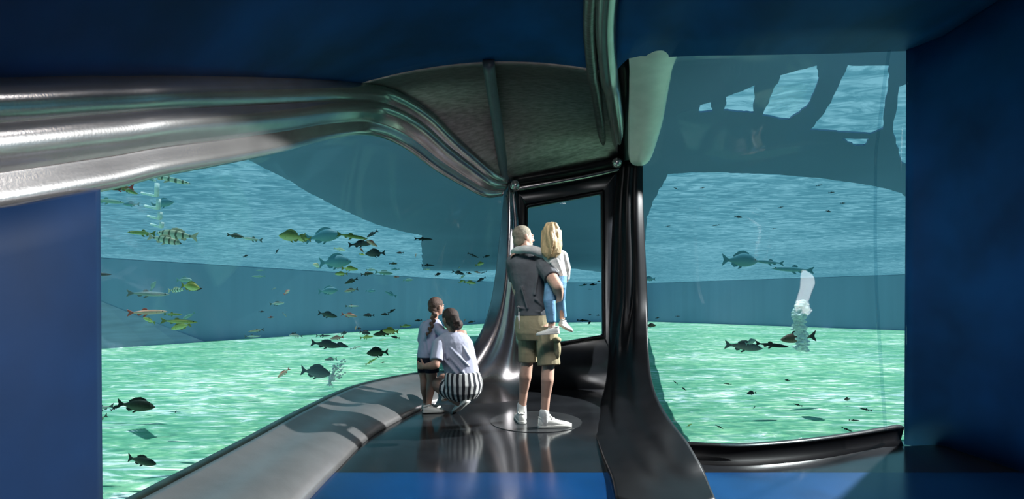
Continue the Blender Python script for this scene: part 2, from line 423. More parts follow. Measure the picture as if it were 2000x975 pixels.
def slab(name, x0, x1, y0, y1, z0, z1, m):
    bm = bmesh.new(); box_bm(bm, (x0, y0, z0), (x1, y1, z1)); return struct(link(name, bm_mesh(bm), m, smooth=False))
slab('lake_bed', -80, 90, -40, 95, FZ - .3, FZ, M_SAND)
bm = bmesh.new(); vs = [bm.verts.new(p) for p in ((-80, -40, TZ), (90, -40, TZ), (90, 95, TZ), (-80, 95, TZ))]; bm.faces.new(vs)
struct(link('water_surface', bm_mesh(bm), M_WATER, smooth=False))
pl = [(-67, -34), (-27, 33), (-10.8, 60), (-3.6, 72), (20.5, 79), (41, 54), (75, 13), (80, -38)]
for i, (p, q) in enumerate(zip(pl, pl[1:])):
    p, q = Vector((p[0], p[1], 0)), Vector((q[0], q[1], 0)); n = Vector(((q - p).y, -(q - p).x, 0)).normalized() * -.4
    bm = bmesh.new(); lo = [bm.verts.new(Vector((c.x, c.y, FZ - .2))) for c in (p, q, q + n, p + n)]; hi = [bm.verts.new(Vector((v.co.x, v.co.y, TZ + .05))) for v in lo]
    bm.faces.new(lo[::-1]); bm.faces.new(hi)
    for k in range(4): bm.faces.new((lo[k], lo[(k + 1) % 4], hi[(k + 1) % 4], hi[k]))
    struct(link('tank_wall', bm_mesh(bm), M_TANK, smooth=False))
# sloping bank at the foot of the left wall
def on_wall(px, off=0):
    # ray through column px meets the left wall line
    k = (px - 1000) / F; ax, ay, dx, dy = -27, 33, 16.2, 27
    s = (ax - k * ay) / (k * dy - dx); y = ay + s * dy; return Vector((k * y, y, 0)) + Vector((27, -16.2, 0)).normalized() * off
bk = []
for px, py in ((40, 505), (120, 548), (200, 590), (280, 622), (340, 645), (395, 668)):
    w = on_wall(px, .05); z = (HZ - py) / F * w.y; f = on_wall(px, .5 + .5 * (395 - px) / 355)
    bk.append([Vector((w.x, w.y, max(z, FZ))), Vector((f.x, f.y, FZ - .02)), Vector((w.x, w.y, FZ - .02))])
bm, vs = grid_bm(bk, closed=True); bm.faces.new(vs[0]); bm.faces.new(vs[-1][::-1])
struct(link('bank', bm_mesh(bm), M_BANK, smooth=False))
# added dark sheet standing in for unreflecting water surface, holes show bright ripples
def up(px, py, z=2.74): d = z * F / (HZ - py); return ((px - 1000) / F * d, d)
outl = [(-5.6, -6), (-5.6, 7)] + [up(*p) for p in ((470, 305), (515, 328), (560, 350), (605, 377), (650, 400), (695, 422), (740, 440), (785, 452), (824, 460), (824, 500), (825, 528))]
outl += [(-3, 46), up(1040, 519), up(1105, 523), up(1175, 532), up(1255, 528), up(1262, 430), up(1280, 385), up(1305, 340), up(1350, 337), up(1400, 337), up(1500, 340), up(1600, 348), up(1700, 362), up(1755, 375), (11.6, 14.6), (17, 16), (17, 4.2), (5.2, 3.4), (4.6, 2.0), (4.2, -6)]
def jag(pts, n=9, a=.02):
    pts = [Vector((p[0], p[1], 0)) for p in pts]; o = []
    for p, q in zip(pts, pts[1:] + pts[:1]):
        for k in range(n):
            c = p.lerp(q, k / n); o.append((c.x + random.uniform(-a, a) * (c.y / 8), c.y + random.uniform(-a, a) * (c.y / 8)))
    return o
holes = [[(1418, 190), (1475, 167), (1470, 221), (1443, 219), (1415, 216)], [(1525, 147), (1597, 128), (1599, 158), (1580, 205), (1540, 235), (1490, 226), (1513, 172)],
         [(1655, 128), (1737, 128), (1731, 185), (1722, 252), (1700, 262), (1640, 258), (1583, 254), (1624, 200)], [(1366, 206), (1389, 199), (1391, 218), (1366, 221)],
         [(1643, 271), (1697, 271), (1690, 284), (1672, 285)], [(1757, 170), (1800, 150), (1790, 330), (1760, 318), (1745, 262)]]
holes = [jag([up(*p) for p in h], 6, .015) for h in holes]
struct(flat_shape('dark_water_sheet', [jag(outl, 10, .015)] + holes, 2.74, 2.765, M_DARK))

# white underwater steps, seen at the upper left
M_STEP = pm('white step paint', (.85, .9, .88), .6)
st = empty('step_ladder', P(310, 445, 12), 'white zigzag step ladder hanging below the surface at the upper left', 'ladder')
ry = [(352, 303), (383, 306), (408, 309), (428, 312), (444, 315)]
for i, (py, px) in enumerate(ry):
    a_ = P(px, py, 12); w = 32 - 3 * i
    bm = bmesh.new(); b_ = P(px - w, py - 6, 12.8)
    tube_bm([a_, b_], .03, 8, bm); link('rung', bm_mesh(bm), M_STEP, st)
    if i:
        p0, q0 = ry[i - 1]; bm = bmesh.new(); tube_bm([P(q0 + 4, p0 + 6, 12), P(px, py, 12)], .05, 8, bm); link('riser', bm_mesh(bm), M_STEP, st)
# bubbles
M_BUB = pm('air bubbles', (.9, .93, .92), .25)
def bubbles(name, line, d, r0, n, label, width):
    rnd = random.Random(len(label)); bm = bmesh.new(); pts = cr([P(x, y, d) for x, y in line], 60)
    for i in range(n):
        c = pts[rnd.randrange(60)] + Vector((rnd.gauss(0, width), rnd.gauss(0, width), rnd.gauss(0, .02)))
        bmesh.ops.create_icosphere(bm, subdivisions=2, radius=r0 * rnd.uniform(.5, 1.3), matrix=Matrix.Translation(c) @ Matrix.Diagonal((1, 1, .7, 1)))
    o = link(name, bm_mesh(bm), M_BUB); tag(o, label, 'bubbles', kind='stuff')
bubbles('bubble_plume', [(1565, 590), (1562, 612), (1558, 622), (1566, 650), (1567, 684)], 13.5, .06, 420, 'tall white column of bubbles beside the brown fish beyond the right window', .065)
bubbles('bubble_trail', [(668, 700), (664, 715), (663, 730), (658, 740)], 9, .016, 60, 'thin trail of white bubbles rising right of the large grey carp', .03)
bubbles('bubble_trail', [(655, 718), (648, 738), (642, 756)], 8, .02, 60, 'short white spill of bubbles under the snout of the large grey carp', .03)
# ------------------------------------------------------------------ people
def ell_bm(bm, c, r, rot=None):
    m = Matrix.Translation(c) @ (rot.to_4x4() if rot else Matrix.Identity(4)) @ Matrix.Diagonal((r[0], r[1], r[2], 1))
    bmesh.ops.create_uvsphere(bm, u_segments=20, v_segments=12, radius=1, matrix=m)
def cap_bm(bm, p, r, q, s, seg=14, flat=False):
    """tapered limb piece; round ends unless flat"""
    p, q = Vector(p), Vector(q); t = (q - p).normalized()
    a = t.cross(Vector((.31, .2, .93))).normalized(); b = a.cross(t)
    st = [(p, r), (q, s)]
    if not flat:
        st = [(p - t * r * math.sin(k * PI / 8), r * math.cos(k * PI / 8)) for k in (3, 2, 1)] + st + [(q + t * s * math.sin(k * PI / 8), s * math.cos(k * PI / 8)) for k in (1, 2, 3)]
    rows = [[c + (a * math.cos(2 * PI * k / seg) + b * math.sin(2 * PI * k / seg)) * rr_ for k in range(seg)] for c, rr_ in st]
    bm, vs = grid_bm(rows, bm, True); bm.faces.new(vs[0][::-1]); bm.faces.new(vs[-1])
def chain(bm, pts):
    for (p, r), (q, s) in zip(pts, pts[1:]): cap_bm(bm, p, r, q, s)
def stack_bm(bm, secs, seg=24):
    """(centre, half width, half depth, turn) sections, capped"""
    rows = []
    for c, a, b, yaw in secs:
        ca, sa = math.cos(yaw), math.sin(yaw); row = []
        for k in range(seg):
            x, y = a * math.cos(2 * PI * k / seg), b * math.sin(2 * PI * k / seg)
            row.append(Vector(c) + Vector((x * ca - y * sa, x * sa + y * ca, 0)))
        rows.append(row)
    bm, vs = grid_bm(rows, bm, True); bm.faces.new(vs[0][::-1]); bm.faces.new(vs[-1])
def fuse(name, bm, mat, parent, voxel=.006, smooth=4, cut=None, fac=.5):
    """melt overlapping volumes into one continuous skin"""
    for f in list(bm.faces): pass
    bmesh.ops.recalc_face_normals(bm, faces=bm.faces)
    me = bpy.data.meshes.new('m'); bm.to_mesh(me); bm.free()
    o = bpy.data.objects.new('tmp', me); COL.objects.link(o)
    r = o.modifiers.new('r', 'REMESH'); r.mode = 'VOXEL'; r.voxel_size = voxel
    if smooth:
        s = o.modifiers.new('s', 'SMOOTH'); s.iterations = smooth; s.factor = fac
    me = bake(o)
    if cut:
        b2 = bmesh.new(); b2.from_mesh(me)
        for co_, no_ in cut:
            res = bmesh.ops.bisect_plane(b2, geom=b2.verts[:] + b2.edges[:] + b2.faces[:], plane_co=co_, plane_no=no_, clear_outer=True)
        b2.to_mesh(me); b2.free()
    return link(name, me, mat, parent)
def head_bm(bm, c, yaw, h, tilt=0, roll=0):
    """head of height h, facing +Y turned by yaw (positive to the left)"""
    R = Matrix.Rotation(yaw, 3, 'Z') @ Matrix.Rotation(tilt, 3, 'X') @ Matrix.Rotation(roll, 3, 'Y'); s = h / .235; c = Vector(c)
    def W(x, y, z): return c + R @ (Vector((x, y, z)) * s)
    def e(x, y, z, a, b, d): ell_bm(bm, W(x, y, z), (a * s, b * s, d * s), R)
    e(0, -.012, .028, .074, .094, .086); e(0, .03, -.02, .060, .062, .085); e(0, .05, -.075, .040, .040, .032)
    e(0, .078, .022, .052, .016, .014)                       # brow
    cap_bm(bm, W(0, .088, .012), .009 * s, W(0, .108, -.022), .014 * s)   # nose
    e(.03, .07, -.02, .022, .022, .022); e(-.03, .07, -.02, .022, .022, .022)   # cheeks
    e(0, .088, -.050, .022, .010, .006); e(0, .086, -.062, .019, .011, .007)    # lips
    for sx in (-1, 1):
        e(sx * .076, -.008, -.002, .010, .020, .031); e(sx * .079, -.013, .012, .011, .017, .017)
    return W, R, s
def eyes(W, s, parent, M):
    for sx in (-1, 1):
        bm = bmesh.new(); ell_bm(bm, W(sx * .031, .079, .004), (.012 * s,) * 3); ey = link('eye', bm_mesh(bm), M, parent)
def hand_bm(bm, wrist, fwd, palm, size, curl=.9, side=1):
    """palm plus four fingers and a thumb; fwd = towards finger tips, palm = way the palm faces"""
    f = Vector(fwd).normalized(); n = Vector(palm); n = (n - f * n.dot(f)).normalized(); l = f.cross(n) * side; w = Vector(wrist); u = size
    R = Matrix((l, f, n)).transposed()
    ell_bm(bm, w + f * .26 * u, (.22 * u, .30 * u, .09 * u), R)
    for k, (off, ln) in enumerate(((.165, .40), (.055, .45), (-.055, .41), (-.165, .32))):
        p = w + f * .48 * u + l * off * u * 1.05; d = f.copy(); r = .052 * u; dirs = l * off * .35
        q = [(p - f * .12 * u, r * 1.1)]; a = 0
        for j in range(3):
            q.append((p, r)); a += curl * (.45 + .25 * j)
            d = (f * math.cos(a) + n * math.sin(a) + dirs).normalized(); p = p + d * ln * u * (.44, .32, .26)[j]; r *= .92
        q.append((p, r)); chain(bm, q)
    p = w + f * .14 * u + l * .17 * u; d1 = (f * .55 + l * .75 + n * .25).normalized(); p2 = p + d1 * .22 * u; d2 = (f * .8 + l * .25 + n * .45).normalized()
    chain(bm, [(p, .075 * u), (p2, .06 * u), (p2 + d2 * .2 * u, .052 * u)])
def shoe(name, parent, heel, toe, L, mat, sole_mat, h=None, lift=0):
    """trainer: upper with collar and tongue, sole and laces; heel and toe are ground points"""
    heel, toe = Vector(heel), Vector(toe); f = (toe - heel).normalized(); up = Vector((0, 0, 1)); up = (up - f * up.dot(f)).normalized(); l = f.cross(up)
    W = lambda x, y, z: heel + f * x * L + l * y * L + up * z * L
    prof = [(-.03, .10, .30), (.06, .135, .33), (.20, .145, .33), (.36, .150, .29), (.52, .165, .235), (.68, .180, .185), (.82, .170, .155), (.93, .125, .125), (.99, .06, .09)]
    def loft(zb, grow, ztop):
        rows = []
        for x, hw, hh in prof:
            hh = hh if ztop is None else ztop
            row = []
            for k in range(17):
                a = PI * k / 16; c_, s_ = math.cos(a), math.sin(a)
                row.append(W(x * (1 + grow * .3) , (hw + grow) * (abs(c_) ** .7) * (1 if c_ > 0 else -1) , zb + (hh - zb) * s_ ** .75))
            rows.append(row)
        bm, vs = grid_bm(rows); 
        for r in vs:
            pass
        for i in range(len(vs) - 1): bm.faces.new((vs[i][0], vs[i + 1][0], vs[i + 1][-1], vs[i][-1]))
        bm.faces.new(vs[0]); bm.faces.new(vs[-1][::-1]); return bm
    up_ = link(name, bm_mesh(loft(.05, 0, None)), mat, parent)
    bm = bmesh.new(); n = 28; rws = []
    out_ = [(x, hw + .012) for x, hw, _ in prof] + [(1.02, 0)] + [(x, -hw - .012) for x, hw, _ in reversed(prof)] + [(-.06, 0)]
    for z in (0, .012, .075, .085): rws.append([W(x, y * (1 if 0 < z < .08 else .96), z) for x, y in out_])
    bm, vs = grid_bm(rws, bm, True); bm.faces.new(vs[0][::-1]); bm.faces.new(vs[-1])
    link('sole', bm_mesh(bm), sole_mat, up_)
    bm = bmesh.new()
    for k in range(5):
        x = .36 + .07 * k; z = .30 - .03 * k - .012 * k
        tube_bm([W(x, -.09, z - .055), W(x + .01, 0, z), W(x, .09, z - .055)], .012 * L / .28, 6, bm)
    link('laces', bm_mesh(bm), sole_mat, up_)
    bm = bmesh.new(); tube_bm(cr([W(.02, -.09, .30), W(.16, -.11, .33), W(.30, -.06, .36), W(.32, 0, .38), W(.30, .06, .36), W(.16, .11, .33), W(.02, .09, .30), W(-.03, 0, .32), W(.02, -.09, .30)], 36), .022 * L, 8, bm)
    link('collar', bm_mesh(bm), sole_mat, up_)
    return up_

M_SKIN = pm('fair skin', (.60, .36, .27), .55, 0, .06, 30, .05, 200)
M_SKIN2 = pm('tanned skin', (.40, .22, .16), .55, 0, .06, 30, .05, 200)
M_EYE = pm('eye', (.55, .52, .5), .2, 0, .05)
M_TEE = pm('charcoal jersey', (.125, .132, .145), .9, 0, .18, 9, .5, 22, spec=.1)
M_SHORT = pm('khaki cotton', (.36, .31, .20), .9, 0, .12, 7, .6, 18, spec=.1)
M_POCK = pm('khaki pocket', (.40, .34, .21), .9, 0, .1, 9, .4, 25, spec=.1)
M_HAIRG = pm('cropped grey hair', (.25, .22, .165), .8, 0, .3, 40, .6, 220)
M_BLOND = pm('blonde hair', (.50, .36, .19), .5, 0, .35, 14, .6, 60, (4, 4, .6))
M_BROWN = pm('dark brown hair', (.040, .022, .017), .7, 0, .4, 18, .6, 80, (3, 3, 1))
M_BROWN2 = pm('brown hair', (.085, .045, .032), .7, 0, .4, 18, .6, 80, (3, 3, 1))
M_SHOE = pm('white leather', (.80, .79, .74), .5, 0, .04, 20, .1, 60)
M_SOLE = pm('white rubber', (.72, .71, .66), .6, 0, .05)
M_HOOD = pm('light grey marl jersey', (.62, .62, .60), .9, 0, .12, 25, .5, 30, spec=.1)
M_JEAN = pm('light blue denim', (.17, .34, .52), .85, 0, .2, 14, .5, 40, spec=.1)
M_LAV = pm('lavender cotton', (.38, .39, .53), .9, 0, .08, 9, .5, 20, spec=.1)
M_LAVW = pm('pale lavender cotton', (.44, .45, .56), .9, 0, .08, 9, .5, 20, spec=.1)
M_DKSH = pm('dark shorts cotton', (.018, .020, .034), .9, 0, .2, 12, .4, 30, spec=.1)
M_WCOT = pm('white cotton', (.78, .78, .76), .9, 0, .05, 12, .4, 30, spec=.1)
def stripes():
    t = NT('black and white striped cotton'); b = t.n('ShaderNodeBsdfPrincipled', i_Roughness=.9)
    v = t.coord('Object'); sx = t.n('ShaderNodeSeparateXYZ'); t.l(v, sx.inputs[0])
    # stripes run down from the waist: angle around the body axis
    sub = t.n('ShaderNodeVectorMath', operation='SUBTRACT'); t.l(v, sub.inputs[0]); sub.inputs[1].default_value = (.06, .06, 0)
    sp = t.n('ShaderNodeSeparateXYZ'); t.l(sub.outputs[0], sp.inputs[0])
    at = t.n('ShaderNodeMath', operation='ARCTAN2'); t.l(sp.outputs['X'], at.inputs[0]); t.l(sp.outputs['Y'], at.inputs[1])
    mu = t.n('ShaderNodeMath', operation='MULTIPLY'); t.l(at.outputs[0], mu.inputs[0]); mu.inputs[1].default_value = 26
    nz = t.noise(v, 7); ad = t.n('ShaderNodeMath', operation='MULTIPLY_ADD'); t.l(nz, ad.inputs[0]); ad.inputs[1].default_value = 3.; t.l(mu.outputs[0], ad.inputs[2])
    sn = t.n('ShaderNodeMath', operation='SINE'); t.l(ad.outputs[0], sn.inputs[0])
    r = t.ramp([(.46, (.022, .024, .032, 1)), (.56, (.72, .72, .70, 1))], None)
    ma = t.n('ShaderNodeMath', operation='MULTIPLY_ADD'); t.l(sn.outputs[0], ma.inputs[0]); ma.inputs[1].default_value = .5; ma.inputs[2].default_value = .5
    t.l(ma.outputs[0], r.inputs[0]); t.l(r.outputs[0], b.inputs['Base Color']); return t.out(b.outputs[0])
M_STRIPE = stripes()

# --- the standing man -------------------------------------------------------------
D = 4.6
def Q(px, py, dd=0): return P(px, py, D + dd)
man = empty('person', (.20, 4.58, -1.1), 'man standing with his back turned in charcoal T-shirt and khaki shorts, carrying a girl', 'person')
bm = bmesh.new()
W, R, s = head_bm(bm, Q(1022, 465, .0), -1.05, .225, .05)
cap_bm(bm, Q(1023, 478, .0), .058, Q(1026, 500, -.0), .066)
stack_bm(bm, [(Q(1042, 655), .15, .115, 0), (Q(1041, 630), .155, .12, 0), (Q(1039, 600), .145, .11, 0), (Q(1036, 560), .16, .115, .1), (Q(1033, 525), .175, .115, .15), (Q(1030, 505), .15, .09, .15), (Q(1028, 494), .08, .06, .1)])
for lx, ly, hip, knee, ank, kr in ((-1, 0, (1030, 650, .05), (1029, 708, .04), (1019, 800, .09), 1), (1, 0, (1063, 650, -.06), (1071, 712, -.10), (1063, 815, -.14), 1)):
    h, k, a_ = Q(*hip), Q(*knee), Q(*ank)
    mid = k.lerp(a_, .28) + Vector((0, -.025, 0))
    chain(bm, [(h, .088), (k + Vector((0, 0, .06)), .060), (k, .056), (mid, .057), (k.lerp(a_, .62), .040), (a_, .036), (a_ + Vector((0, 0, -.05)), .038)])
# left arm hangs in front, right arm under the girl
LS, LE, LW = Q(1004, 513, -.0), Q(1010, 566, .17), Q(1034, 592, .30)
chain(bm, [(LS, .062), (LE, .046), (LW, .030)]); hand_bm(bm, LW, (.9, .3, .15), (0, .4, .9), .19, .6, 1)
RS, RE, RW = Q(1058, 515, -.03), Q(1086, 570, -.12), Q(1091, 588, .12)
RS = Q(1060, 515, -.06); RE = Q(1089, 560, -.30); RW = Q(1092, 583, -.17)
chain(bm, [(RS, .064), (RS.lerp(RE, .5), .056), (RE, .047), (RE.lerp(RW, .45), .046), (RW, .031)])
hand_bm(bm, RW, (-.35, .55, -.35), (-.5, .4, .5), .18, .8, -1)
fuse('body', bm, M_SKIN, man, .0055, 3)
eyes(W, s, man, M_EYE)
bm = bmesh.new(); ell_bm(bm, W(0, -.014, .031), (.079 * s, .099 * s, .089 * s), R); ell_bm(bm, W(0, -.035, -.03), (.066 * s, .072 * s, .055 * s), R)
fuse('hair', bm, M_HAIRG, man, .006, 2, [(W(0, .052, .055), R @ Vector((0, .75, -.62)))])
bm = bmesh.new()
stack_bm(bm, [(Q(1040, 617), .158, .128, 0), (Q(1040, 600), .155, .125, 0), (Q(1038, 570), .160, .125, .05), (Q(1034, 535), .180, .130, .1), (Q(1031, 515), .178, .122, .12), (Q(1029, 502), .150, .098, .12), (Q(1028, 494), .095, .075, .1), (Q(1027, 491), .078, .07, .1)])
chain(bm, [(Q(1012, 508, 0), .070), (LS, .076)]); cap_bm(bm, LS, .077, LS.lerp(LE, .62), .069, flat=True)
chain(bm, [(Q(1045, 507, -.01), .072), (RS, .080)]); cap_bm(bm, RS, .080, RS.lerp(RE, .64), .074, flat=True)
# loose folds across the back
for a0, a1, r in (((1052, 520, -.118), (1044, 575, -.13), .012), ((1046, 585, -.135), (1062, 600, -.10), .012), ((1018, 560, -.128), (1030, 602, -.13), .010), ((1010, 600, -.10), (1055, 610, -.122), .010)):
    chain(bm, [(Q(*a0), r), (Q(*a1), r)])
fuse('t_shirt', bm, M_TEE, man, .006, 5)
bm = bmesh.new()
stack_bm(bm, [(Q(1041, 609), .150, .12, 0), (Q(1041, 630), .163, .135, 0), (Q(1043, 650), .172, .138, 0), (Q(1046, 664), .165, .12, 0)])
for top_, bot, r0, r1 in (((1031, 640, .03), (1031, 707, .04), .092, .086), ((1067, 640, -.05), (1072, 714, -.10), .098, .102)):
    cap_bm(bm, Q(*top_), r0, Q(*bot), r1, flat=True)
for a0, a1, r in (((1022, 650, -.045), (1040, 684, -.035), .016), ((1058, 655, -.135), (1064, 690, -.165), .016), ((1034, 640, -.12), (1060, 648, -.13), .014)):
    chain(bm, [(Q(*a0), r), (Q(*a1), r)])
sh = fuse('shorts', bm, M_SHORT, man, .006, 4)
bm = bmesh.new(); ell_bm(bm, Q(1088, 682, -.145), (.034, .046, .088)); ell_bm(bm, Q(1088, 664, -.145), (.038, .052, .026)); fuse('cargo_pocket', bm, M_POCK, sh, .005, 2)
bm = bmesh.new(); cl = [Q(1006, 592, .0), Q(1014, 596, -.09), Q(1015, 645, -.10), Q(1005, 645, .0)]
va = [bm.verts.new(p) for p in cl]; vb = [bm.verts.new(p + Vector((.02, .05, 0))) for p in cl]
bm.faces.new(va); bm.faces.new(vb[::-1])
for k in range(4): bm.faces.new((va[k], vb[k], vb[(k + 1) % 4], va[(k + 1) % 4]))
bmesh.ops.bevel(bm, geom=bm.edges[:], offset=.008, segments=3, affect='EDGES'); wt = link('shirt_tail', bm_mesh(bm), M_WCOT, man); wt['label'] = 'white shirt tail hanging at the left hip'
def G(px, py, d, z=-1.095): p = P(px, py, d); p.z = z; return p
shoe('shoe', man, G(1020, 820, 4.60), G(1013, 800, 4.86), .28, M_SHOE, M_SOLE)
shoe('shoe', man, G(1054, 836, 4.46), G(1103, 836, 4.50), .285, M_SHOE, M_SOLE)
for ax, ay, ad, r in ((1019, 800, 4.69, .043), (1063, 814, 4.46, .043)):
    bm = bmesh.new(); cap_bm(bm, P(ax, ay - 8, ad), r, P(ax, ay + 16, ad + .01), r * 1.08); link('sock', bm_mesh(bm), M_WCOT, man)

# --- the girl on his arm ----------------------------------------------------------
D = 4.47
kid = empty('person', (.35, 4.47, -.25), 'small girl with long blonde hair in grey hoodie and jeans, carried by the man', 'person')
bm = bmesh.new()
W, R, s = head_bm(bm, Q(1077, 456, .03), .25, .19)
cap_bm(bm, Q(1077, 474, .03), .036, Q(1078, 488, .03), .04)
stack_bm(bm, [(Q(1084, 560, .03), .085, .08, 0), (Q(1086, 545, .02), .09, .085, 0), (Q(1083, 520, .02), .08, .07, 0), (Q(1081, 500, .02), .09, .065, 0), (Q(1079, 489, .03), .06, .05, 0)])
# right arm hanging, left arm over his shoulder
chain(bm, [(Q(1099, 499, .02), .035), (Q(1106, 524, .03), .028), (Q(1105, 548, .06), .021)]); hand_bm(bm, Q(1105, 548, .06), (-.25, .2, -.9), (-.9, .2, 0), .115, .7, 1)
chain(bm, [(Q(1062, 496, .03), .035), (Q(1040, 489, -.01), .028), (Q(1016, 490, .03), .022)]); hand_bm(bm, Q(1013, 491, .04), (-.8, .3, -.35), (0, .5, -.85), .115, .5, -1)
# near leg hangs down his side, other leg around his front
chain(bm, [(Q(1078, 556, -.02), .062), (Q(1073, 590, -.11), .046), (Q(1078, 630, -.12), .030), (Q(1077, 640, -.12), .030)])
chain(bm, [(Q(1093, 556, .05), .060), (Q(1093, 585, .16), .045), (Q(1098, 616, .18), .028), (Q(1098, 622, .19), .026)])
fuse('body', bm, M_SKIN, kid, .0045, 2)
eyes(W, s, kid, M_EYE)
bm = bmesh.new()
ell_bm(bm, W(0, -.012, .032), (.080 * s, .100 * s, .090 * s), R)
stack_bm(bm, [(Q(1077, 450, .0), .088, .085, 0), (Q(1077, 465, -.01), .092, .08, 0), (Q(1077, 480, -.03), .095, .06, 0), (Q(1077, 495, -.045), .085, .045, 0), (Q(1075, 503, -.05), .05, .03, 0)])
rnd = random.Random(3)
for k in range(22):
    u = k / 21; x0 = 1062 + 30 * u; ph = rnd.uniform(0, 6); ln = rnd.uniform(40, 62) - 14 * abs(u - .45)
    pts = [(Q(1077 + (x0 - 1077) * .55, 437, -.03), .012)]
    for j in range(1, 9):
        v = j / 8; pts.append((Q(1077 + (x0 - 1077) * (.75 + .45 * v ** .5 - .25 * v ** 3) + 3.6 * math.sin(v * 7 + ph) * v, 440 + ln * v + 8 * v, -.085 - .012 * math.sin(v * 6 + ph) + .02 * (v - .5) ** 2 - .03 * math.sin(PI * v) * (1 - abs(2 * u - 1)) + .05 * abs(2 * u - 1)), .013 * (1 - .45 * v ** 3)))
    chain(bm, pts)
fuse('hair', bm, M_BLOND, kid, .004, 2, [(W(0, .066, .04), R @ Vector((0, .9, -.25)))])
bm = bmesh.new()
stack_bm(bm, [(Q(1085, 541, .02), .098, .095, 0), (Q(1084, 528, .02), .098, .092, 0), (Q(1082, 510, .02), .096, .085, 0), (Q(1081, 498, .02), .100, .078, 0), (Q(1079, 489, .03), .075, .062, 0), (Q(1078, 484, .03), .05, .05, 0)])
chain(bm, [(Q(1092, 496, .02), .045), (Q(1099, 500, .02), .046), (Q(1106, 524, .03), .040)]); cap_bm(bm, Q(1106, 522, .03), .040, Q(1105.5, 546, .055), .032, flat=True)
chain(bm, [(Q(1068, 495, .03), .045), (Q(1060, 495, .02), .045), (Q(1040, 488, -.015), .040), (Q(1024, 487, -.01), .036), (Q(1010, 489, .04), .034), (Q(1003, 492, .10), .028)])
for a0, a1 in (((1075, 512, -.07), (1090, 530, -.07)), ((1072, 520, -.065), (1080, 536, -.075)), ((1088, 508, -.065), (1098, 535, -.055))): chain(bm, [(Q(*a0), .010), (Q(*a1), .010)])
fuse('hoodie', bm, M_HOOD, kid, .005, 3)
bm = bmesh.new()
stack_bm(bm, [(Q(1083, 564, .02), .090, .092, 0), (Q(1085, 552, .02), .099, .098, 0), (Q(1086, 538, .02), .094, .09, 0)])
chain(bm, [(Q(1079, 556, -.03), .070), (Q(1073, 588, -.11), .053)]); cap_bm(bm, Q(1073, 586, -.11), .053, Q(1077.5, 630, -.12), .041, flat=True)
chain(bm, [(Q(1092, 556, .05), .066), (Q(1093, 585, .16), .050)]); cap_bm(bm, Q(1093, 585, .16), .050, Q(1099, 620, .20), .038, flat=True)
fuse('jeans', bm, M_JEAN, kid, .005, 3)
shoe('shoe', kid, P(1091, 652, 4.34), P(1052, 655, 4.33), .19, M_SHOE, M_SOLE)
shoe('shoe', kid, P(1094, 636, 4.60), P(1110, 645, 4.68), .175, M_SHOE, M_SOLE)

# --- the standing girl on the left ------------------------------------------------
D = 5.18
girl = empty('person', (-.82, 5.2, -1.1), 'standing girl with a long brown braid, lavender top and dark shorts beside crouching woman', 'person')
bm = bmesh.new()
W, R, s = head_bm(bm, Q(852, 599, .0), -.75, .195, 0, .1)
cap_bm(bm, Q(850, 612, .0), .036, Q(846, 628, .0), .042)
stack_bm(bm, [(Q(835, 712), .10, .09, 0), (Q(836, 695), .105, .09, 0), (Q(838, 670), .095, .075, 0), (Q(841, 645), .105, .075, 0), (Q(843, 631), .09, .06, 0), (Q(845, 624), .05, .05, 0)])
for hip, knee, ank in (((828, 712, .03), (829, 745, .03), (832, 792, .04)), ((843, 712, -.03), (843, 748, -.03), (836, 796, -.06))):
    h, k, a_ = Q(*hip), Q(*knee), Q(*ank)
    chain(bm, [(h, .068), (k + Vector((0, 0, .03)), .047), (k.lerp(a_, .3) + Vector((0, -.015, 0)), .044), (k.lerp(a_, .7), .030), (a_, .028)])
chain(bm, [(Q(854, 638, -.02), .036), (Q(868, 652, -.12), .030), (Q(886, 648, -.16), .022)]); hand_bm(bm, Q(887, 648, -.165), (.95, .1, -.1), (0, .75, -.6), .14, .35, 1)
chain(bm, [(Q(828, 638, .02), .036), (Q(822, 668, .06), .029), (Q(828, 690, .14), .021)]); hand_bm(bm, Q(828, 690, .14), (.4, .6, -.4), (.8, 0, 0), .12, .6, -1)
fuse('body', bm, M_SKIN2, girl, .005, 3)
eyes(W, s, girl, M_EYE)
bm = bmesh.new(); ell_bm(bm, W(0, -.014, .030), (.082 * s, .101 * s, .091 * s), R); ell_bm(bm, W(0, -.045, -.03), (.066 * s, .062 * s, .05 * s), R)
for k in range(11):
    u = k / 10; x = 849 - 17 * u + 2 * math.sin(u * 3); y = 612 + 52 * u; sg = 1 if k % 2 else -1
    ell_bm(bm, Q(x + sg * 1.8, y, -.105 - .03 * math.sin(PI * u) - .015 * u), (.021 * (1 - .35 * u), .022 * (1 - .3 * u), .024), Matrix.Rotation(sg * .6, 3, 'Y'))
chain(bm, [(Q(832, 662, -.12), .012), (Q(830, 673, -.115), .006)])
fuse('hair', bm, M_BROWN2, girl, .0045, 2, [(W(0, .056, .05), R @ Vector((0, .8, -.5)))])
bm = bmesh.new()
stack_bm(bm, [(Q(836, 698), .112, .10, 0), (Q(837, 685), .110, .098, 0), (Q(839, 665), .106, .09, 0), (Q(842, 645), .112, .086, 0), (Q(844, 632), .098, .07, 0), (Q(846, 624), .058, .055, 0)])
chain(bm, [(Q(850, 635, -.01), .050), (Q(854, 640, -.03), .054), (Q(868, 654, -.12), .047)]); cap_bm(bm, Q(867, 653, -.12), .047, Q(884, 648, -.155), .036, flat=True)
chain(bm, [(Q(831, 635, .02), .046), (Q(828, 640, .02), .048), (Q(823, 664, .06), .042)])
for a0, a1 in (((832, 650, -.085), (838, 690, -.095)), ((848, 655, -.08), (842, 690, -.095)), ((828, 670, -.08), (832, 695, -.09))): chain(bm, [(Q(*a0), .010), (Q(*a1), .011)])
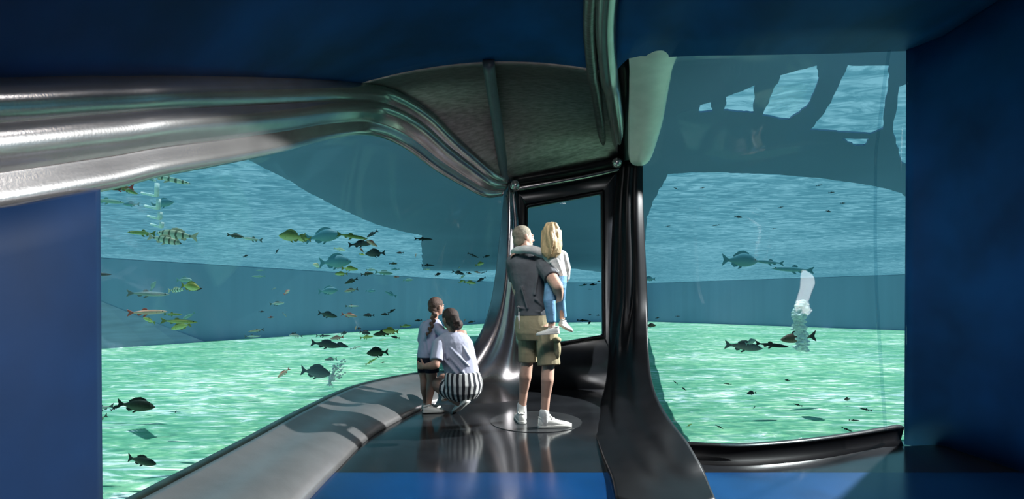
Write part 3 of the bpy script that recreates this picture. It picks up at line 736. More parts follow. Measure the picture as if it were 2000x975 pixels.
fuse('top', bm, M_LAV, girl, .0055, 4)
bm = bmesh.new()
stack_bm(bm, [(Q(836, 692), .106, .096, 0), (Q(836, 712), .112, .10, 0), (Q(836, 718), .10, .09, 0)])
cap_bm(bm, Q(828, 705, .03), .072, Q(829, 727, .03), .070, flat=True); cap_bm(bm, Q(843, 705, -.03), .072, Q(844, 728, -.03), .070, flat=True)
fuse('shorts', bm, M_DKSH, girl, .0055, 3)
shoe('shoe', girl, G(826, 800, 5.20), G(853, 798, 5.30), .20, M_SHOE, M_SOLE)
shoe('shoe', girl, G(827, 806, 5.06), G(860, 806, 5.10), .205, M_SHOE, M_SOLE)

# --- the crouching woman ----------------------------------------------------------
D = 5.05
wom = empty('person', (-.55, 5.05, -1.1), 'woman crouching beside the girl, dark hair in a bun, pale lavender shirt and striped shorts', 'person')
bm = bmesh.new()
W, R, s = head_bm(bm, Q(879, 623, .0), .75, .215, .05, -.15)
cap_bm(bm, Q(881, 636, -.0), .048, Q(886, 655, -.02), .055)
secs = [(886, 650, .06, .05), (886, 660, .15, .085), (889, 680, .165, .105), (895, 705, .15, .105), (902, 728, .145, .105), (906, 748, .165, .13), (905, 768, .15, .12)]
stack_bm(bm, [(Q(x, y, -.02 * i / 6), a, b, .15) for i, (x, y, a, b) in enumerate(reversed(secs))])
# thighs forward to the knees, shins back down to the feet
KL, KR = Q(852, 750, .10), Q(866, 742, .32)
AL, AR = Q(898, 788, -.06), Q(872, 776, .28)
chain(bm, [(Q(898, 765, -.04), .105), (KL, .066), (KL.lerp(AL, .4), .060), (AL, .036)])
chain(bm, [(Q(908, 762, .06), .105), (KR, .066), (KR.lerp(AR, .4), .058), (AR, .038)])
LS, LE, LW = Q(858, 672, -.07), Q(851, 713, -.17), Q(829, 716, -.13)
chain(bm, [(LS, .050), (LE, .040), (LE.lerp(LW, .4), .039), (LW, .026)]); hand_bm(bm, LW, (-.75, .55, .02), (.2, .75, .1), .155, .65, -1)
RS, RE, RW = Q(909, 672, .06), Q(890, 700, .30), Q(860, 690, .36)
chain(bm, [(RS, .052), (RE, .04), (RW, .026)]); hand_bm(bm, RW, (-.8, 0, .1), (-.2, -.8, 0), .155, .6, 1)
fuse('body', bm, M_SKIN2, wom, .0055, 3)
eyes(W, s, wom, M_EYE)
bm = bmesh.new(); ell_bm(bm, W(0, -.014, .031), (.085 * s, .104 * s, .093 * s), R); ell_bm(bm, W(0, -.045, -.02), (.074 * s, .072 * s, .062 * s), R)
ell_bm(bm, Q(892, 634, -.075), (.062, .055, .058)); ell_bm(bm, Q(889, 625, -.10), (.045, .035, .05))
for k in range(7):
    a = k / 7 * 2 * PI; chain(bm, [(Q(892 + 9 * math.cos(a), 634 + 8 * math.sin(a), -.085), .018), (Q(892 + 6 * math.cos(a + 1), 634 + 6 * math.sin(a + 1), -.125), .016)])
fuse('hair', bm, M_BROWN, wom, .005, 2, [(W(0, .058, .05), R @ Vector((0, .8, -.45)))])
bm = bmesh.new()
secs = [(886, 648, .075, .07), (886, 655, .14, .09), (888, 668, .178, .115), (891, 685, .182, .125), (896, 705, .178, .128), (901, 722, .172, .125), (903, 735, .165, .12)]
stack_bm(bm, [(Q(x, y, -.02 * i / 6), a, b, .15) for i, (x, y, a, b) in enumerate(reversed(secs))])
chain(bm, [(Q(868, 664, -.04), .060), (LS, .066)]); cap_bm(bm, LS, .068, LS.lerp(LE, .80), .066, flat=True)
chain(bm, [(Q(902, 664, .04), .060), (RS, .066)]); cap_bm(bm, RS, .066, RS.lerp(RE, .8), .062, flat=True)
for a0, a1 in (((872, 690, -.125), (905, 728, -.14)), ((880, 680, -.13), (915, 715, -.13)), ((870, 705, -.12), (892, 730, -.145)), ((900, 670, -.10), (918, 700, -.11)), ((872, 672, -.115), (874, 700, -.13))): chain(bm, [(Q(*a0), .012), (Q(*a1), .014)])
fuse('shirt', bm, M_LAVW, wom, .006, 4)
bm = bmesh.new()
stack_bm(bm, [(Q(905, 778, -.02), .13, .11, .15), (Q(906, 766, -.02), .175, .15, .15), (Q(906, 750, -.03), .190, .155, .15), (Q(904, 735, -.03), .180, .14, .15), (Q(903, 727, -.03), .168, .13, .15)])
chain(bm, [(Q(900, 762, -.04), .125)] * 1 + [(Q(888, 760, -.02), .112)]); cap_bm(bm, Q(895, 762, -.04), .120, Q(868, 757, .04), .098, flat=True)
cap_bm(bm, Q(905, 760, .06), .118, Q(880, 750, .24), .095, flat=True)
fuse('striped_shorts', bm, M_STRIPE, wom, .006, 4)
shoe('shoe', wom, P(914, 786, 4.93), P(886, 808, 5.08), .25, M_SHOE, M_SOLE)
shoe('shoe', wom, P(880, 774, 5.22), G(862, 781, 5.5, -1.09), .235, M_SHOE, M_SOLE)
# ------------------------------------------------------------------ fish
def fish_mat(name, back, flank, belly, bars=0, stripe=None, mott=.25):
    t = NT(name); b = t.n('ShaderNodeBsdfPrincipled', i_Roughness=.55); b.inputs['Specular IOR Level'].default_value = .25
    v = t.coord('Object'); sp = t.n('ShaderNodeSeparateXYZ'); t.l(v, sp.inputs[0])
    nz = t.noise(v, 9, 4, .6)
    h = t.n('ShaderNodeMath', operation='MULTIPLY_ADD'); t.l(sp.outputs['Z'], h.inputs[0]); h.inputs[1].default_value = 3.2; h.inputs[2].default_value = .38
    h2 = t.n('ShaderNodeMath', operation='MULTIPLY_ADD'); t.l(nz, h2.inputs[0]); h2.inputs[1].default_value = mott; t.l(h.outputs[0], h2.inputs[2])
    c4 = lambda c: tuple(c) + (1,)
    r = t.ramp([(.28, c4(belly)), (.5, c4(flank)), (.82, c4(back))], h2.outputs[0]); col = r.outputs[0]
    if bars:
        mu = t.n('ShaderNodeMath', operation='MULTIPLY'); t.l(sp.outputs['X'], mu.inputs[0]); mu.inputs[1].default_value = bars
        ad = t.n('ShaderNodeMath', operation='MULTIPLY_ADD'); t.l(nz, ad.inputs[0]); ad.inputs[1].default_value = 2.2; t.l(mu.outputs[0], ad.inputs[2])
        sn = t.n('ShaderNodeMath', operation='SINE'); t.l(ad.outputs[0], sn.inputs[0])
        rr = t.ramp([(.5, (0, 0, 0, 1)), (.7, (.85, .85, .85, 1))], sn.outputs[0])
        mx = t.n('ShaderNodeMix', data_type='RGBA'); t.l(rr.outputs[0], mx.inputs['Factor']); t.l(col, mx.inputs[6]); mx.inputs[7].default_value = c4(stripe or back); col = mx.outputs[2]
    t.l(col, b.inputs['Base Color']); return t.out(b.outputs[0])
# colour kinds: body, fins
FM = {
 'olive': (fish_mat('olive carp scales', (.020, .026, .018), (.050, .062, .036), (.10, .12, .08)), (.016, .020, .018)),
 'slate': (fish_mat('slate scales', (.030, .040, .048), (.048, .060, .068), (.075, .088, .095)), (.028, .038, .045)),
 'black': (fish_mat('black scales', (.006, .009, .010), (.012, .016, .016), (.022, .028, .026)), (.006, .009, .010)),
 'grey': (fish_mat('grey carp scales', (.09, .10, .10), (.15, .17, .17), (.24, .26, .26)), (.09, .11, .12)),
 'yellow': (fish_mat('yellow green scales', (.24, .25, .05), (.60, .58, .16), (.80, .76, .36)), (.30, .28, .07)),
 'green': (fish_mat('green pike scales', (.06, .10, .03), (.26, .34, .09), (.60, .66, .36)), (.18, .22, .06)),
 'barred': (fish_mat('barred perch scales', (.40, .44, .30), (.74, .76, .62), (.90, .90, .82), 40, (.05, .07, .04)), (.80, .62, .46)),
 'pink': (fish_mat('salmon pink scales', (.62, .24, .16), (.92, .50, .38), (.85, .62, .52)), (.70, .14, .11)),
 'red': (fish_mat('orange black scales', (.02, .02, .022), (.36, .14, .07), (.45, .22, .12), 9, (.02, .022, .024)), (.60, .07, .06)),
 'silver': (fish_mat('silver scales', (.16, .18, .15), (.55, .58, .52), (.80, .80, .74)), (.12, .15, .14)),
 'cream': (fish_mat('cream scales', (.50, .46, .28), (.78, .74, .54), (.88, .86, .72)), (.60, .55, .36)),
 'tan': (fish_mat('tan scales', (.20, .15, .10), (.45, .36, .26), (.70, .62, .50)), (.10, .09, .08)),
 'brown': (fish_mat('brown carp scales', (.06, .042, .032), (.13, .082, .055), (.20, .13, .09)), (.05, .045, .045)),
 'pale': (fish_mat('hazed blue grey scales', (.10, .25, .32), (.15, .32, .38), (.20, .38, .42)), (.12, .28, .34)),  # water haze over faint fish painted into body and fins
 'palegreen': (fish_mat('hazed sage scales', (.22, .36, .34), (.30, .42, .36), (.34, .48, .42)), (.22, .36, .36)),  # yellowish fish, haze mixed into the colour
 'palepink': (fish_mat('hazed rose scales', (.24, .32, .34), (.36, .36, .36), (.42, .42, .42)), (.24, .22, .22)),  # pinkish fish, greyed by haze put into the colour
}
FM = {k: (m, pm(k + ' fins', c, .6, 0, .2, 12, spec=.2)) for k, (m, c) in FM.items()}
# outlines: x from snout (+.5) to tail root; top, bottom, half width
SHAPES = {
 'deep': ([(.50, .005, -.012, .006), (.46, .045, -.05, .032), (.38, .105, -.095, .062), (.27, .165, -.140, .085), (.13, .195, -.165, .092), (0, .180, -.155, .082), (-.12, .130, -.115, .060), (-.22, .075, -.070, .036), (-.30, .045, -.045, .020), (-.33, .045, -.045, .014)],
          dict(tail=(.145, .5), dorsal=(.26, -.18, .075), anal=(-.06, -.22, .075), pect=(.20, .11))),
 'mid': ([(.50, .004, -.010, .006), (.46, .030, -.034, .026), (.38, .070, -.066, .050), (.26, .106, -.092, .066), (.12, .120, -.104, .068), (-.02, .110, -.095, .060), (-.15, .080, -.070, .042), (-.25, .048, -.045, .024), (-.31, .034, -.034, .014), (-.33, .034, -.034, .012)],
         dict(tail=(.115, .5), dorsal=(.18, -.14, .065), anal=(-.08, -.20, .06), pect=(.22, .10))),
 'slim': ([(.50, .004, -.006, .006), (.45, .020, -.022, .020), (.36, .042, -.042, .036), (.24, .058, -.056, .044), (.08, .062, -.062, .045), (-.08, .056, -.056, .040), (-.20, .040, -.040, .028), (-.28, .026, -.026, .015), (-.33, .022, -.022, .010)],
          dict(tail=(.085, .5), dorsal=(.03, -.10, .055), anal=(-.13, -.22, .045), pect=(.26, .09))),
}
def smooth_prof(pr, n=26):
    pts = cr([Vector((x, t, b)) for x, t, b, w in pr], n); ws = cr([Vector((x, w, 0)) for x, t, b, w in pr], n)
    return [(p.x, p.y, p.z, max(.003, q.y)) for p, q in zip(pts, ws)]
def bend(x): return .035 * math.sin(2.4 * (x - .25))          # the body is caught mid-stroke
def fin_bm(outline, y0, th=.006, tilt=None, bm=None):
    """a thin fin with a rounded thick root: outline in x, z"""
    bm = bm or bmesh.new(); c = Vector((sum(p[0] for p in outline) / len(outline), sum(p[1] for p in outline) / len(outline), 0))
    lay = []
    for s, g in ((-1, .96), (0, 1.0), (1, .96)):
        row = []
        for x, z in outline:
            xx, zz = c.x + (x - c.x) * g, c.y + (z - c.y) * g
            p = Vector((xx, bend(xx) + y0 + s * th, zz))
            if tilt: p = tilt @ p
            row.append(bm.verts.new(p))
        lay.append(row)
    m = len(outline)
    for a, b in zip(lay, lay[1:]):
        for k in range(m): bm.faces.new((a[k], a[(k + 1) % m], b[(k + 1) % m], b[k]))
    bm.faces.new(lay[0][::-1]); bm.faces.new(lay[-1]); return bm
def build_fish(shape):
    pr, f = SHAPES[shape]; sp = smooth_prof(pr); parts = {}
    rows = []
    for x, t, b, w in sp:
        zc, hh = (t + b) / 2, (t - b) / 2
        rows.append([Vector((x, bend(x) + w * math.cos(2 * PI * k / 18), zc + hh * math.sin(2 * PI * k / 18))) for k in range(18)])
    bm, vs = grid_bm(rows, closed=True); bm.faces.new(vs[0]); bm.faces.new(vs[-1][::-1])
    parts['body'] = [bm]
    def edge(x, i):
        for a, b in zip(sp, sp[1:]):
            if b[0] <= x <= a[0]: return a[i] + (b[i] - a[i]) * (a[0] - x) / max(1e-6, a[0] - b[0])
        return 0
    th = f['tail'][0]; r = abs(sp[-1][1])
    parts['tail_fin'] = [fin_bm([(-.31, r * .9), (-.36, r * 1.2), (-.43, th * .8), (-.50, th * 1.15), (-.485, th * .6), (-.455, th * .12), (-.455, -th * .12), (-.485, -th * .6), (-.50, -th * 1.15), (-.43, -th * .8), (-.36, -r * 1.2), (-.31, -r * .9)], 0, .006)]
    a, b, h = f['dorsal']; n = 6
    xs = [a + (b - a) * k / n for k in range(n + 1)]
    parts['dorsal_fin'] = [fin_bm([(x, edge(x, 1) - .02) for x in xs] + [(x - .03, edge(x, 1) + h * (.25 + .75 * math.sin(PI * min(1, (n - k + .6) / n * .75) ) ) * (.86 if k % 2 else 1)) for k, x in reversed(list(enumerate(xs)))], 0, .005)]
    a, b, h = f['anal']
    parts['anal_fin'] = [fin_bm([(a, edge(a, 2) + .02), (b, edge(b, 2) + .015), (b - .03, edge(b, 2) - h * .45), ((a + b) / 2 - .03, edge((a + b) / 2, 2) - h), (a - .01, edge(a, 2) - h * .3)], 0, .005)]
    x, L = f['pect']; parts['pectoral_fin'] = []; parts['eye'] = []
    for s in (-1, 1):
        y = s * (edge(x, 3) * .92); z0 = edge(x, 2) * .35
        M = Matrix.Translation((x, bend(x) + y, z0)) @ Matrix.Rotation(s * .55, 4, 'Z') @ Matrix.Rotation(-s * .5, 4, 'X')
        bm = fin_bm([(0, .022), (-L * .5, .035), (-L, .01), (-L * .95, -.03), (-L * .5, -.045), (0, -.02)], 0, .004)
        for v in bm.verts: v.co.y -= bend(v.co.x)
        bmesh.ops.transform(bm, matrix=M, verts=bm.verts); parts['pectoral_fin'].append(bm)
        xe = .40; bm = bmesh.new(); bmesh.ops.create_uvsphere(bm, u_segments=10, v_segments=8, radius=.016)
        bmesh.ops.translate(bm, verts=bm.verts, vec=(xe, bend(xe) + s * edge(xe, 3) * .80, edge(xe, 1) * .35)); parts['eye'].append(bm)
    # pelvic fin
    xp = .06 if shape != 'slim' else .02
    parts['pelvic_fin'] = [fin_bm([(xp, edge(xp, 2) + .02), (xp - .06, edge(xp, 2) + .02), (xp - .13, edge(xp, 2) - .05), (xp - .09, edge(xp, 2) - .065), (xp - .02, edge(xp, 2) - .02)], 0, .005)]
    return {k: [bm_mesh(b, shape + '_' + k) for b in v] for k, v in parts.items()}
MESH = {k: build_fish(k) for k in SHAPES}
M_FEYE = pm('fish eye', (.015, .015, .012), .15)
CACHE = {}
def meshes(shape, colour):
    """body and fin meshes of a kind in one colouring, shared by its copies"""
    key = (shape, colour)
    if key not in CACHE:
        d = {}
        for part, ms in MESH[shape].items():
            d[part] = []
            for m in ms:
                c = m.copy(); c.materials.clear(); c.materials.append(M_FEYE if part == 'eye' else FM[colour][0 if part == 'body' else 1])
                for p in c.polygons: p.use_smooth = part in ('body', 'eye')
                d[part].append(c)
        # one joined mesh for fish too small to show their parts
        bm = bmesh.new()
        for part, ms in d.items():
            n = len(bm.faces); 
            for m in ms:
                bm.from_mesh(m)
            bm.faces.ensure_lookup_table()
            for f in bm.faces[n:]: f.material_index = 0 if part == 'body' else 1; f.smooth = True
        j = bpy.data.meshes.new('whole'); bm.to_mesh(j); bm.free(); j.materials.append(FM[colour][0]); j.materials.append(FM[colour][1]); d['whole'] = j
        CACHE[key] = d
    return CACHE[key]
NAMES = {'deep': 'deep_bodied_fish', 'mid': 'fish', 'slim': 'slender_fish'}
frnd = random.Random(11)
def fish(px, py, ln, shape, colour, face, label, tilt=0, d=None, group='fish beyond the left window', yaw=None):
    dist = d or min(26, max(8.0, 520 / ln))
    if py > 590: dist = min(dist, 2.80 * F / (py - 590))
    if py < 575: dist = min(dist, 2.55 * F / (590 - py))
    if px < 1000 and dist > 24: dist = 24
    dist = max(dist, 6.9) if py < 880 else dist
    dx = dist / .99
    y = (yaw if yaw is not None else frnd.uniform(-.35, .35))
    rz = y + (0 if face == 'R' else PI)
    size = ln / F * dist / max(.55, abs(math.cos(y)))
    ms = meshes(shape, colour); loc = P(px, py, dist)
    t = math.radians(tilt) * (1 if face == 'R' else -1)           # positive tilt: the right end is higher
    rot = (0, -t, rz)
    if ln < 17:
        o = bpy.data.objects.new(NAMES[shape], ms['whole']); COL.objects.link(o)
    else:
        o = bpy.data.objects.new(NAMES[shape], None); COL.objects.link(o); o.empty_display_size = .1
        for part, lst in ms.items():
            if part == 'whole': continue
            for m in lst:
                c = bpy.data.objects.new(part, m); COL.objects.link(c); c.parent = o
    o.location = loc; o.rotation_euler = rot; o.scale = (size,) * 3
    tag(o, label, 'fish', group)
L_, R_ = 'L', 'R'
TABLE = [
 (233, 366, 56, 'mid', 'red', L_, 'dark and orange fish with a red tail tucked under the bright hull lip, far left', 0, 9),
 (254, 374, 30, 'mid', 'green', R_, 'small yellow-green fish just below the red-tailed fish at far left', -18, 8.6),
 (330, 350, 72, 'slim', 'barred', R_, 'pale striped slender fish against the hull lip above the white ladder', -10, 9.5),
 (212, 393, 62, 'slim', 'palegreen', R_, 'faint yellowish fish at far left, below the red-tailed fish', -5, 13),
 (256, 399, 32, 'mid', 'pale', L_, 'faint blue-grey fish left of the white ladder', 0, 14),
 (318, 398, 42, 'deep', 'pale', R_, 'faint round blue-grey fish directly behind the white ladder', 12, 14),
 (276, 455, 62, 'slim', 'green', L_, 'slender green fish nose to the left, below the white ladder', -4),
 (346, 459, 78, 'mid', 'barred', L_, 'large cream fish with dark bars and pink tail, right below the white ladder', -6, 8.3),
 (322, 469, 62, 'mid', 'barred', R_, 'smaller barred cream fish overlapping under the large barred one', -12, 8),
 (460, 461, 30, 'mid', 'black', R_, 'black fish nose to tail with a thin silver fish, upper left water', -8),
 (492, 467, 46, 'slim', 'silver', L_, 'thin silver fish following the black fish in the upper left water', -8, 12),
 (570, 462, 54, 'deep', 'yellow', L_, 'large yellow-green fish with its mouth to the left, upper centre-left water', -4),
 (592, 466, 34, 'deep', 'yellow', L_, 'smaller yellow-green fish tucked behind the large yellow-green one', -6, 10.5),
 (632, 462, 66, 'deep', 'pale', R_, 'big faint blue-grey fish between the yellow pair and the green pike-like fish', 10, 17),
 (688, 462, 58, 'slim', 'green', R_, 'long green fish with forked tail above a dark fish, upper middle water', -8),
 (480, 500, 13, 'mid', 'black', R_, 'tiny dark fish below the black and silver pair', 15),
 (541, 491, 11, 'mid', 'slate', R_, 'tiny dark fish below left of the large yellow-green fish', 60),
 (663, 487, 21, 'mid', 'cream', R_, 'small cream fish with dark fins below the long green fish', -10),
 (704, 477, 46, 'mid', 'slate', R_, 'dark slate fish tucked under the long green fish', 5),
 (724, 474, 30, 'mid', 'pink', R_, 'bright pink fish with white head beside the dark slate fish', -30, 10.5),
 (706, 488, 13, 'mid', 'red', R_, 'tiny red and black fish under the bright pink fish', -50),
 (707, 497, 13, 'mid', 'yellow', R_, 'tiny yellow fish beneath the tiny red and black fish', -10),
 (664, 500, 9, 'mid', 'cream', R_, 'speck of a cream fish above the big faint blue-grey oval', 40),
 (619, 519, 19, 'deep', 'cream', L_, 'single pale cream fish left of the big faint oval fish', -20),
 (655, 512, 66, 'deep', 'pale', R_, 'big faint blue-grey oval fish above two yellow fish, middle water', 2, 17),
 (683, 525, 34, 'mid', 'yellow', R_, 'yellow-olive fish with dark tail, upper of two yellow fish', -4),
 (666, 535, 28, 'mid', 'yellow', L_, 'bright yellow fish, lower of two yellow fish at the edge of the surface', 0, 14),
 (659, 523, 16, 'mid', 'palepink', L_, 'faint rose fish behind the tail of the yellow-olive fish', 0),
 (686, 549, 28, 'mid', 'olive', L_, 'dark olive fish nose down to the left under the two yellow fish', 22),
 (686, 567, 26, 'mid', 'tan', L_, 'tan pinkish fish below the nose-down olive fish', 12),
 (641, 568, 38, 'deep', 'pale', R_, 'faint blue-green fish left of the tan pinkish fish', 5, 20),
 (645, 574, 13, 'slim', 'palegreen', R_, 'thin faint yellowish fish along the belly of a faint blue-green fish', 5),
 (727, 457, 25, 'mid', 'slate', L_, 'dark slate fish swimming down left, highest in the middle water', 32),
 (733, 495, 38, 'deep', 'slate', L_, 'oval dark slate fish below the bright pink fish', 4),
 (781, 494, 15, 'mid', 'black', L_, 'small black fish alone near the right end of the bright surface', 2),
 (812, 499, 8, 'mid', 'pink', R_, 'tiny pink-white fish near the right end of the bright surface', 80),
 (768, 515, 15, 'mid', 'olive', R_, 'small olive fish beneath the lone small black fish', 0),
 (717, 535, 23, 'mid', 'olive', R_, 'barred dark olive fish at the lower edge of the bright surface', 8),
 (724, 527, 18, 'mid', 'palegreen', R_, 'faint yellowish fish just above the barred dark olive fish', 0),
 (750, 533, 34, 'mid', 'palegreen', R_, 'faint sage oval fish right of the barred dark olive fish', -5, 20),
 (772, 526, 17, 'mid', 'pale', L_, 'faint blue fish above a small dark red fish', 0),
 (774, 541, 11, 'mid', 'red', L_, 'small dark red fish at the bottom edge of the bright surface', 0),
 (797, 547, 21, 'mid', 'palegreen', R_, 'faint silvery fish just under the surface band, right of the dark red fish', 3),
 (724, 568, 21, 'mid', 'pale', R_, 'barely visible blue fish in open water under the sage oval fish', 0),
 (763, 574, 24, 'mid', 'pale', L_, 'barely visible blue fish, right one of a faint pair in open water', -25),
 (827, 467, 36, 'slim', 'black', R_, 'black torpedo-shaped fish at the corner of the dark surface area', -2),
 (836, 518, 25, 'slim', 'black', R_, 'slim black fish below the torpedo-shaped black fish, by the edge of the dark surface area', 0),
 (835, 526, 12, 'slim', 'cream', R_, 'tiny cream fish right under the slim black fish', 0),
 (855, 536, 12, 'deep', 'black', R_, 'small black triangular fish left of the school by the door post', 20),
 (924, 499, 23, 'slim', 'slate', R_, 'grey fish slanting down to the right, topmost of the school by the door post', -22),
 (950, 501, 14, 'mid', 'black', R_, 'small black fish closest to the door post', 12),
 (937, 516, 18, 'deep', 'yellow', R_, 'round yellow fish in the school by the door post', 15),
 (895, 533, 25, 'mid', 'slate', R_, 'barred slate fish at the left of the school by the door post', -12),
 (897, 523, 8, 'mid', 'silver', R_, 'tiny white fish above the barred slate fish', 50),
 (903, 541, 13, 'mid', 'cream', R_, 'cream fish beneath the barred slate fish', 35),
 (901, 550, 11, 'deep', 'yellow', R_, 'tiny yellow fish at the bottom left of the school by the door post', 20),
 (916, 534, 12, 'mid', 'brown', R_, 'small brown fish right of the barred slate fish', -15),
 (932, 532, 13, 'mid', 'pink', L_, 'small pink-brown fish in the middle right of the school', -10),
 (945, 532, 13, 'slim', 'slate', L_, 'small slate fish behind the pink-brown fish', 20),
 (940, 546, 20, 'mid', 'slate', L_, 'slate fish swimming down left at the lower right of the school', 28),
 (918, 552, 25, 'mid', 'yellow', R_, 'yellow fish with pink tip, lowest of the school by the door post', -8),
 (921, 629, 15, 'mid', 'brown', L_, 'small dark brown fish right of the crouching woman\'s bun', 12),
 (908, 626, 7, 'mid', 'pink', R_, 'speck of a pink fish beside the crouching woman\'s hair', 60),
 (190, 536, 48, 'slim', 'slate', R_, 'long slate fish at the far left edge in open water', 0, 9),
 (372, 560, 42, 'deep', 'yellow', R_, 'round yellow-olive fish with dark head beside a barred fish, left water', -8, 10),
 (385, 565, 22, 'mid', 'black', R_, 'black fish half hidden behind the round yellow-olive fish', 8, 10.6),
 (344, 567, 36, 'mid', 'barred', R_, 'small barred cream fish left of the round yellow-olive fish', 3),
 (360, 547, 36, 'mid', 'palegreen', R_, 'faint olive fish above the round yellow-olive fish', 0, 15),
 (290, 574, 72, 'slim', 'palepink', R_, 'long faint rose fish left of the barred fish', -2, 13),
 (299, 559, 22, 'deep', 'palegreen', R_, 'faint sage fish above the long faint rose fish', 60, 14),
 (288, 610, 74, 'slim', 'pink', R_, 'long pink fish with a bright red tail at its left, lower left open water', 2, 8.5),
 (338, 614, 36, 'slim', 'green', R_, 'slender green fish in front of the long pink fish', -3, 9.5),
 (291, 626, 28, 'mid', 'yellow', L_, 'small yellow fish under the long pink fish', -20),
 (350, 628, 64, 'slim', 'yellow', R_, 'long yellow-green fish, upper of two below the slender green fish', -3),
 (353, 638, 46, 'mid', 'yellow', L_, 'yellow fish, lower of two below the slender green fish', 12),
 (369, 617, 26, 'mid', 'palegreen', L_, 'faint sage fish above the long yellow-green fish', 30, 16),
 (508, 528, 19, 'slim', 'palegreen', L_, 'faint silvery fish, upper of a pair under the surface band', 0),
 (505, 540, 27, 'slim', 'palegreen', L_, 'faint silvery fish, lower of a pair under the surface band', 0),
 (535, 564, 10, 'mid', 'palepink', R_, 'faint pink fish left of the steep salmon fish', 20),
 (560, 571, 15, 'deep', 'pink', R_, 'small salmon fish swimming steeply upwards in open water', 35),
 (541, 593, 25, 'mid', 'silver', R_, 'silver fish with dark tail below the steep salmon fish', 5),
 (511, 609, 11, 'mid', 'black', R_, 'tiny black fish left of the pink and black fish', 0),
 (529, 620, 13, 'mid', 'red', R_, 'tiny pink and black fish in open water, left of centre', 5),
 (556, 615, 11, 'mid', 'palepink', R_, 'faint pink fish right of the tiny pink and black fish', -50),
 (500, 646, 33, 'slim', 'tan', L_, 'tan slender fish just above the far edge of the sand', 8),
 (494, 657, 33, 'slim', 'silver', R_, 'thin silver fish at the far edge of the sand', 2),
 (578, 656, 24, 'mid', 'silver', L_, 'black and white fish on the horizon of the sand', -6),
 (572, 652, 12, 'mid', 'black', L_, 'tiny black fish above the black and white fish', 20),
 (640, 615, 41, 'mid', 'olive', R_, 'dark olive fish with a forked tail, left of a salmon fish in open water', -10),
 (682, 616, 29, 'mid', 'pink', R_, 'salmon fish facing right between two dark fish', -10),
 (688, 598, 28, 'slim', 'silver', R_, 'silver barred slender fish above the salmon fish', 0),
 (720, 616, 23, 'mid', 'black', L_, 'dark fish facing the rear of the salmon fish', 0),
 (752, 614, 16, 'mid', 'black', L_, 'small black fish, left of a close black pair', 0),
 (765, 608, 17, 'mid', 'black', R_, 'small black fish, right of a close black pair', 30),
 (695, 641, 10, 'mid', 'pink', R_, 'tiny pink fish next to a black speck, just above the sand', 75),
 (701, 642, 10, 'deep', 'black', R_, 'black speck of a fish beside the tiny pink fish', 0),
 (672, 651, 14, 'deep', 'slate', R_, 'small slate fish at the sand horizon behind the salmon fish with red tail', 15),
 (632, 656, 29, 'slim', 'black', R_, 'slender black fish above the big olive carp', 0),
 (658, 660, 28, 'mid', 'pink', L_, 'salmon fish with red tail lying along the back of the big olive carp', 8, 8.3),
 (637, 673, 58, 'mid', 'olive', R_, 'big olive carp with forked tail near the sand, under a salmon fish', -8, 8.8),
 (664, 674, 34, 'mid', 'slate', R_, 'plain slate fish behind the head of the big olive carp', -12, 9.6),
 (695, 679, 23, 'slim', 'silver', R_, 'small silver fish right of the big olive carp', 14),
 (713, 650, 20, 'deep', 'slate', R_, 'slate fish above a yellow-green fish over the sand', -12),
 (716, 659, 26, 'mid', 'yellow', R_, 'yellow-green fish with dark tail under the slate fish', 6),
 (750, 651, 42, 'mid', 'olive', L_, 'dark fish with a yellow companion above the sand horizon', 8, 10.5),
 (763, 647, 30, 'deep', 'yellow', L_, 'yellow fish overlapping the rear of a dark fish', -5, 10),
 (772, 659, 18, 'mid', 'black', L_, 'small black fish under the overlapping yellow fish', -10),
 (748, 664, 14, 'slim', 'cream', R_, 'thin cream fish under the dark fish with yellow companion', 10),
 (792, 637, 21, 'mid', 'green', R_, 'small green fish on the sand horizon left of the standing girl', 5),
 (817, 626, 15, 'mid', 'black', L_, 'small black fish right behind the standing girl\'s shoulder', 5),
 (737, 689, 44, 'deep', 'olive', L_, 'dark green deep-bodied fish over the sand, above a slanted yellow fish', 4),
 (725, 706, 28, 'slim', 'yellow', R_, 'slanted yellow fish nose up to the right over the sand', 30),
 (748, 708, 9, 'mid', 'black', R_, 'tiny black fish right of the slanted yellow fish', 10),
 (646, 702, 22, 'mid', 'grey', L_, 'small mottled grey fish above the large grey carp', 3),
 (617, 727, 62, 'deep', 'grey', R_, 'large grey carp with mottled head near the sill bubbles', -6, 8.2),
 (554, 729, 27, 'mid', 'pink', L_, 'salmon fish nose down left alone above the sand', 38),
 (266, 792, 62, 'deep', 'olive', R_, 'large dark carp low over the sand at the left', -10, 7.5),
 (226, 796, 22, 'mid', 'black', R_, 'black star-shaped fish behind the tail of the large dark carp', 30, 8),
 (194, 798, 58, 'slim', 'silver', L_, 'long silver fish with spiny back left of the large dark carp', 10, 8.2),
 (192, 820, 46, 'slim', 'tan', L_, 'tan silver fish nose down at far left under the long silver fish', 25, 8),
 (278, 900, 68, 'mid', 'olive', R_, 'dark green fish lowest of all, bottom left over the sand', -6, 7.6),
 (343, 805, 6, 'mid', 'black', R_, 'black speck of a fish right of the large dark carp', 60),
]
for row in TABLE:
    px, py, ln, sh_, colr, fc, lab = row[:7]
    fish(px, py, ln, sh_, colr, fc, lab, row[7] if len(row) > 7 else 0, row[8] if len(row) > 8 else None)
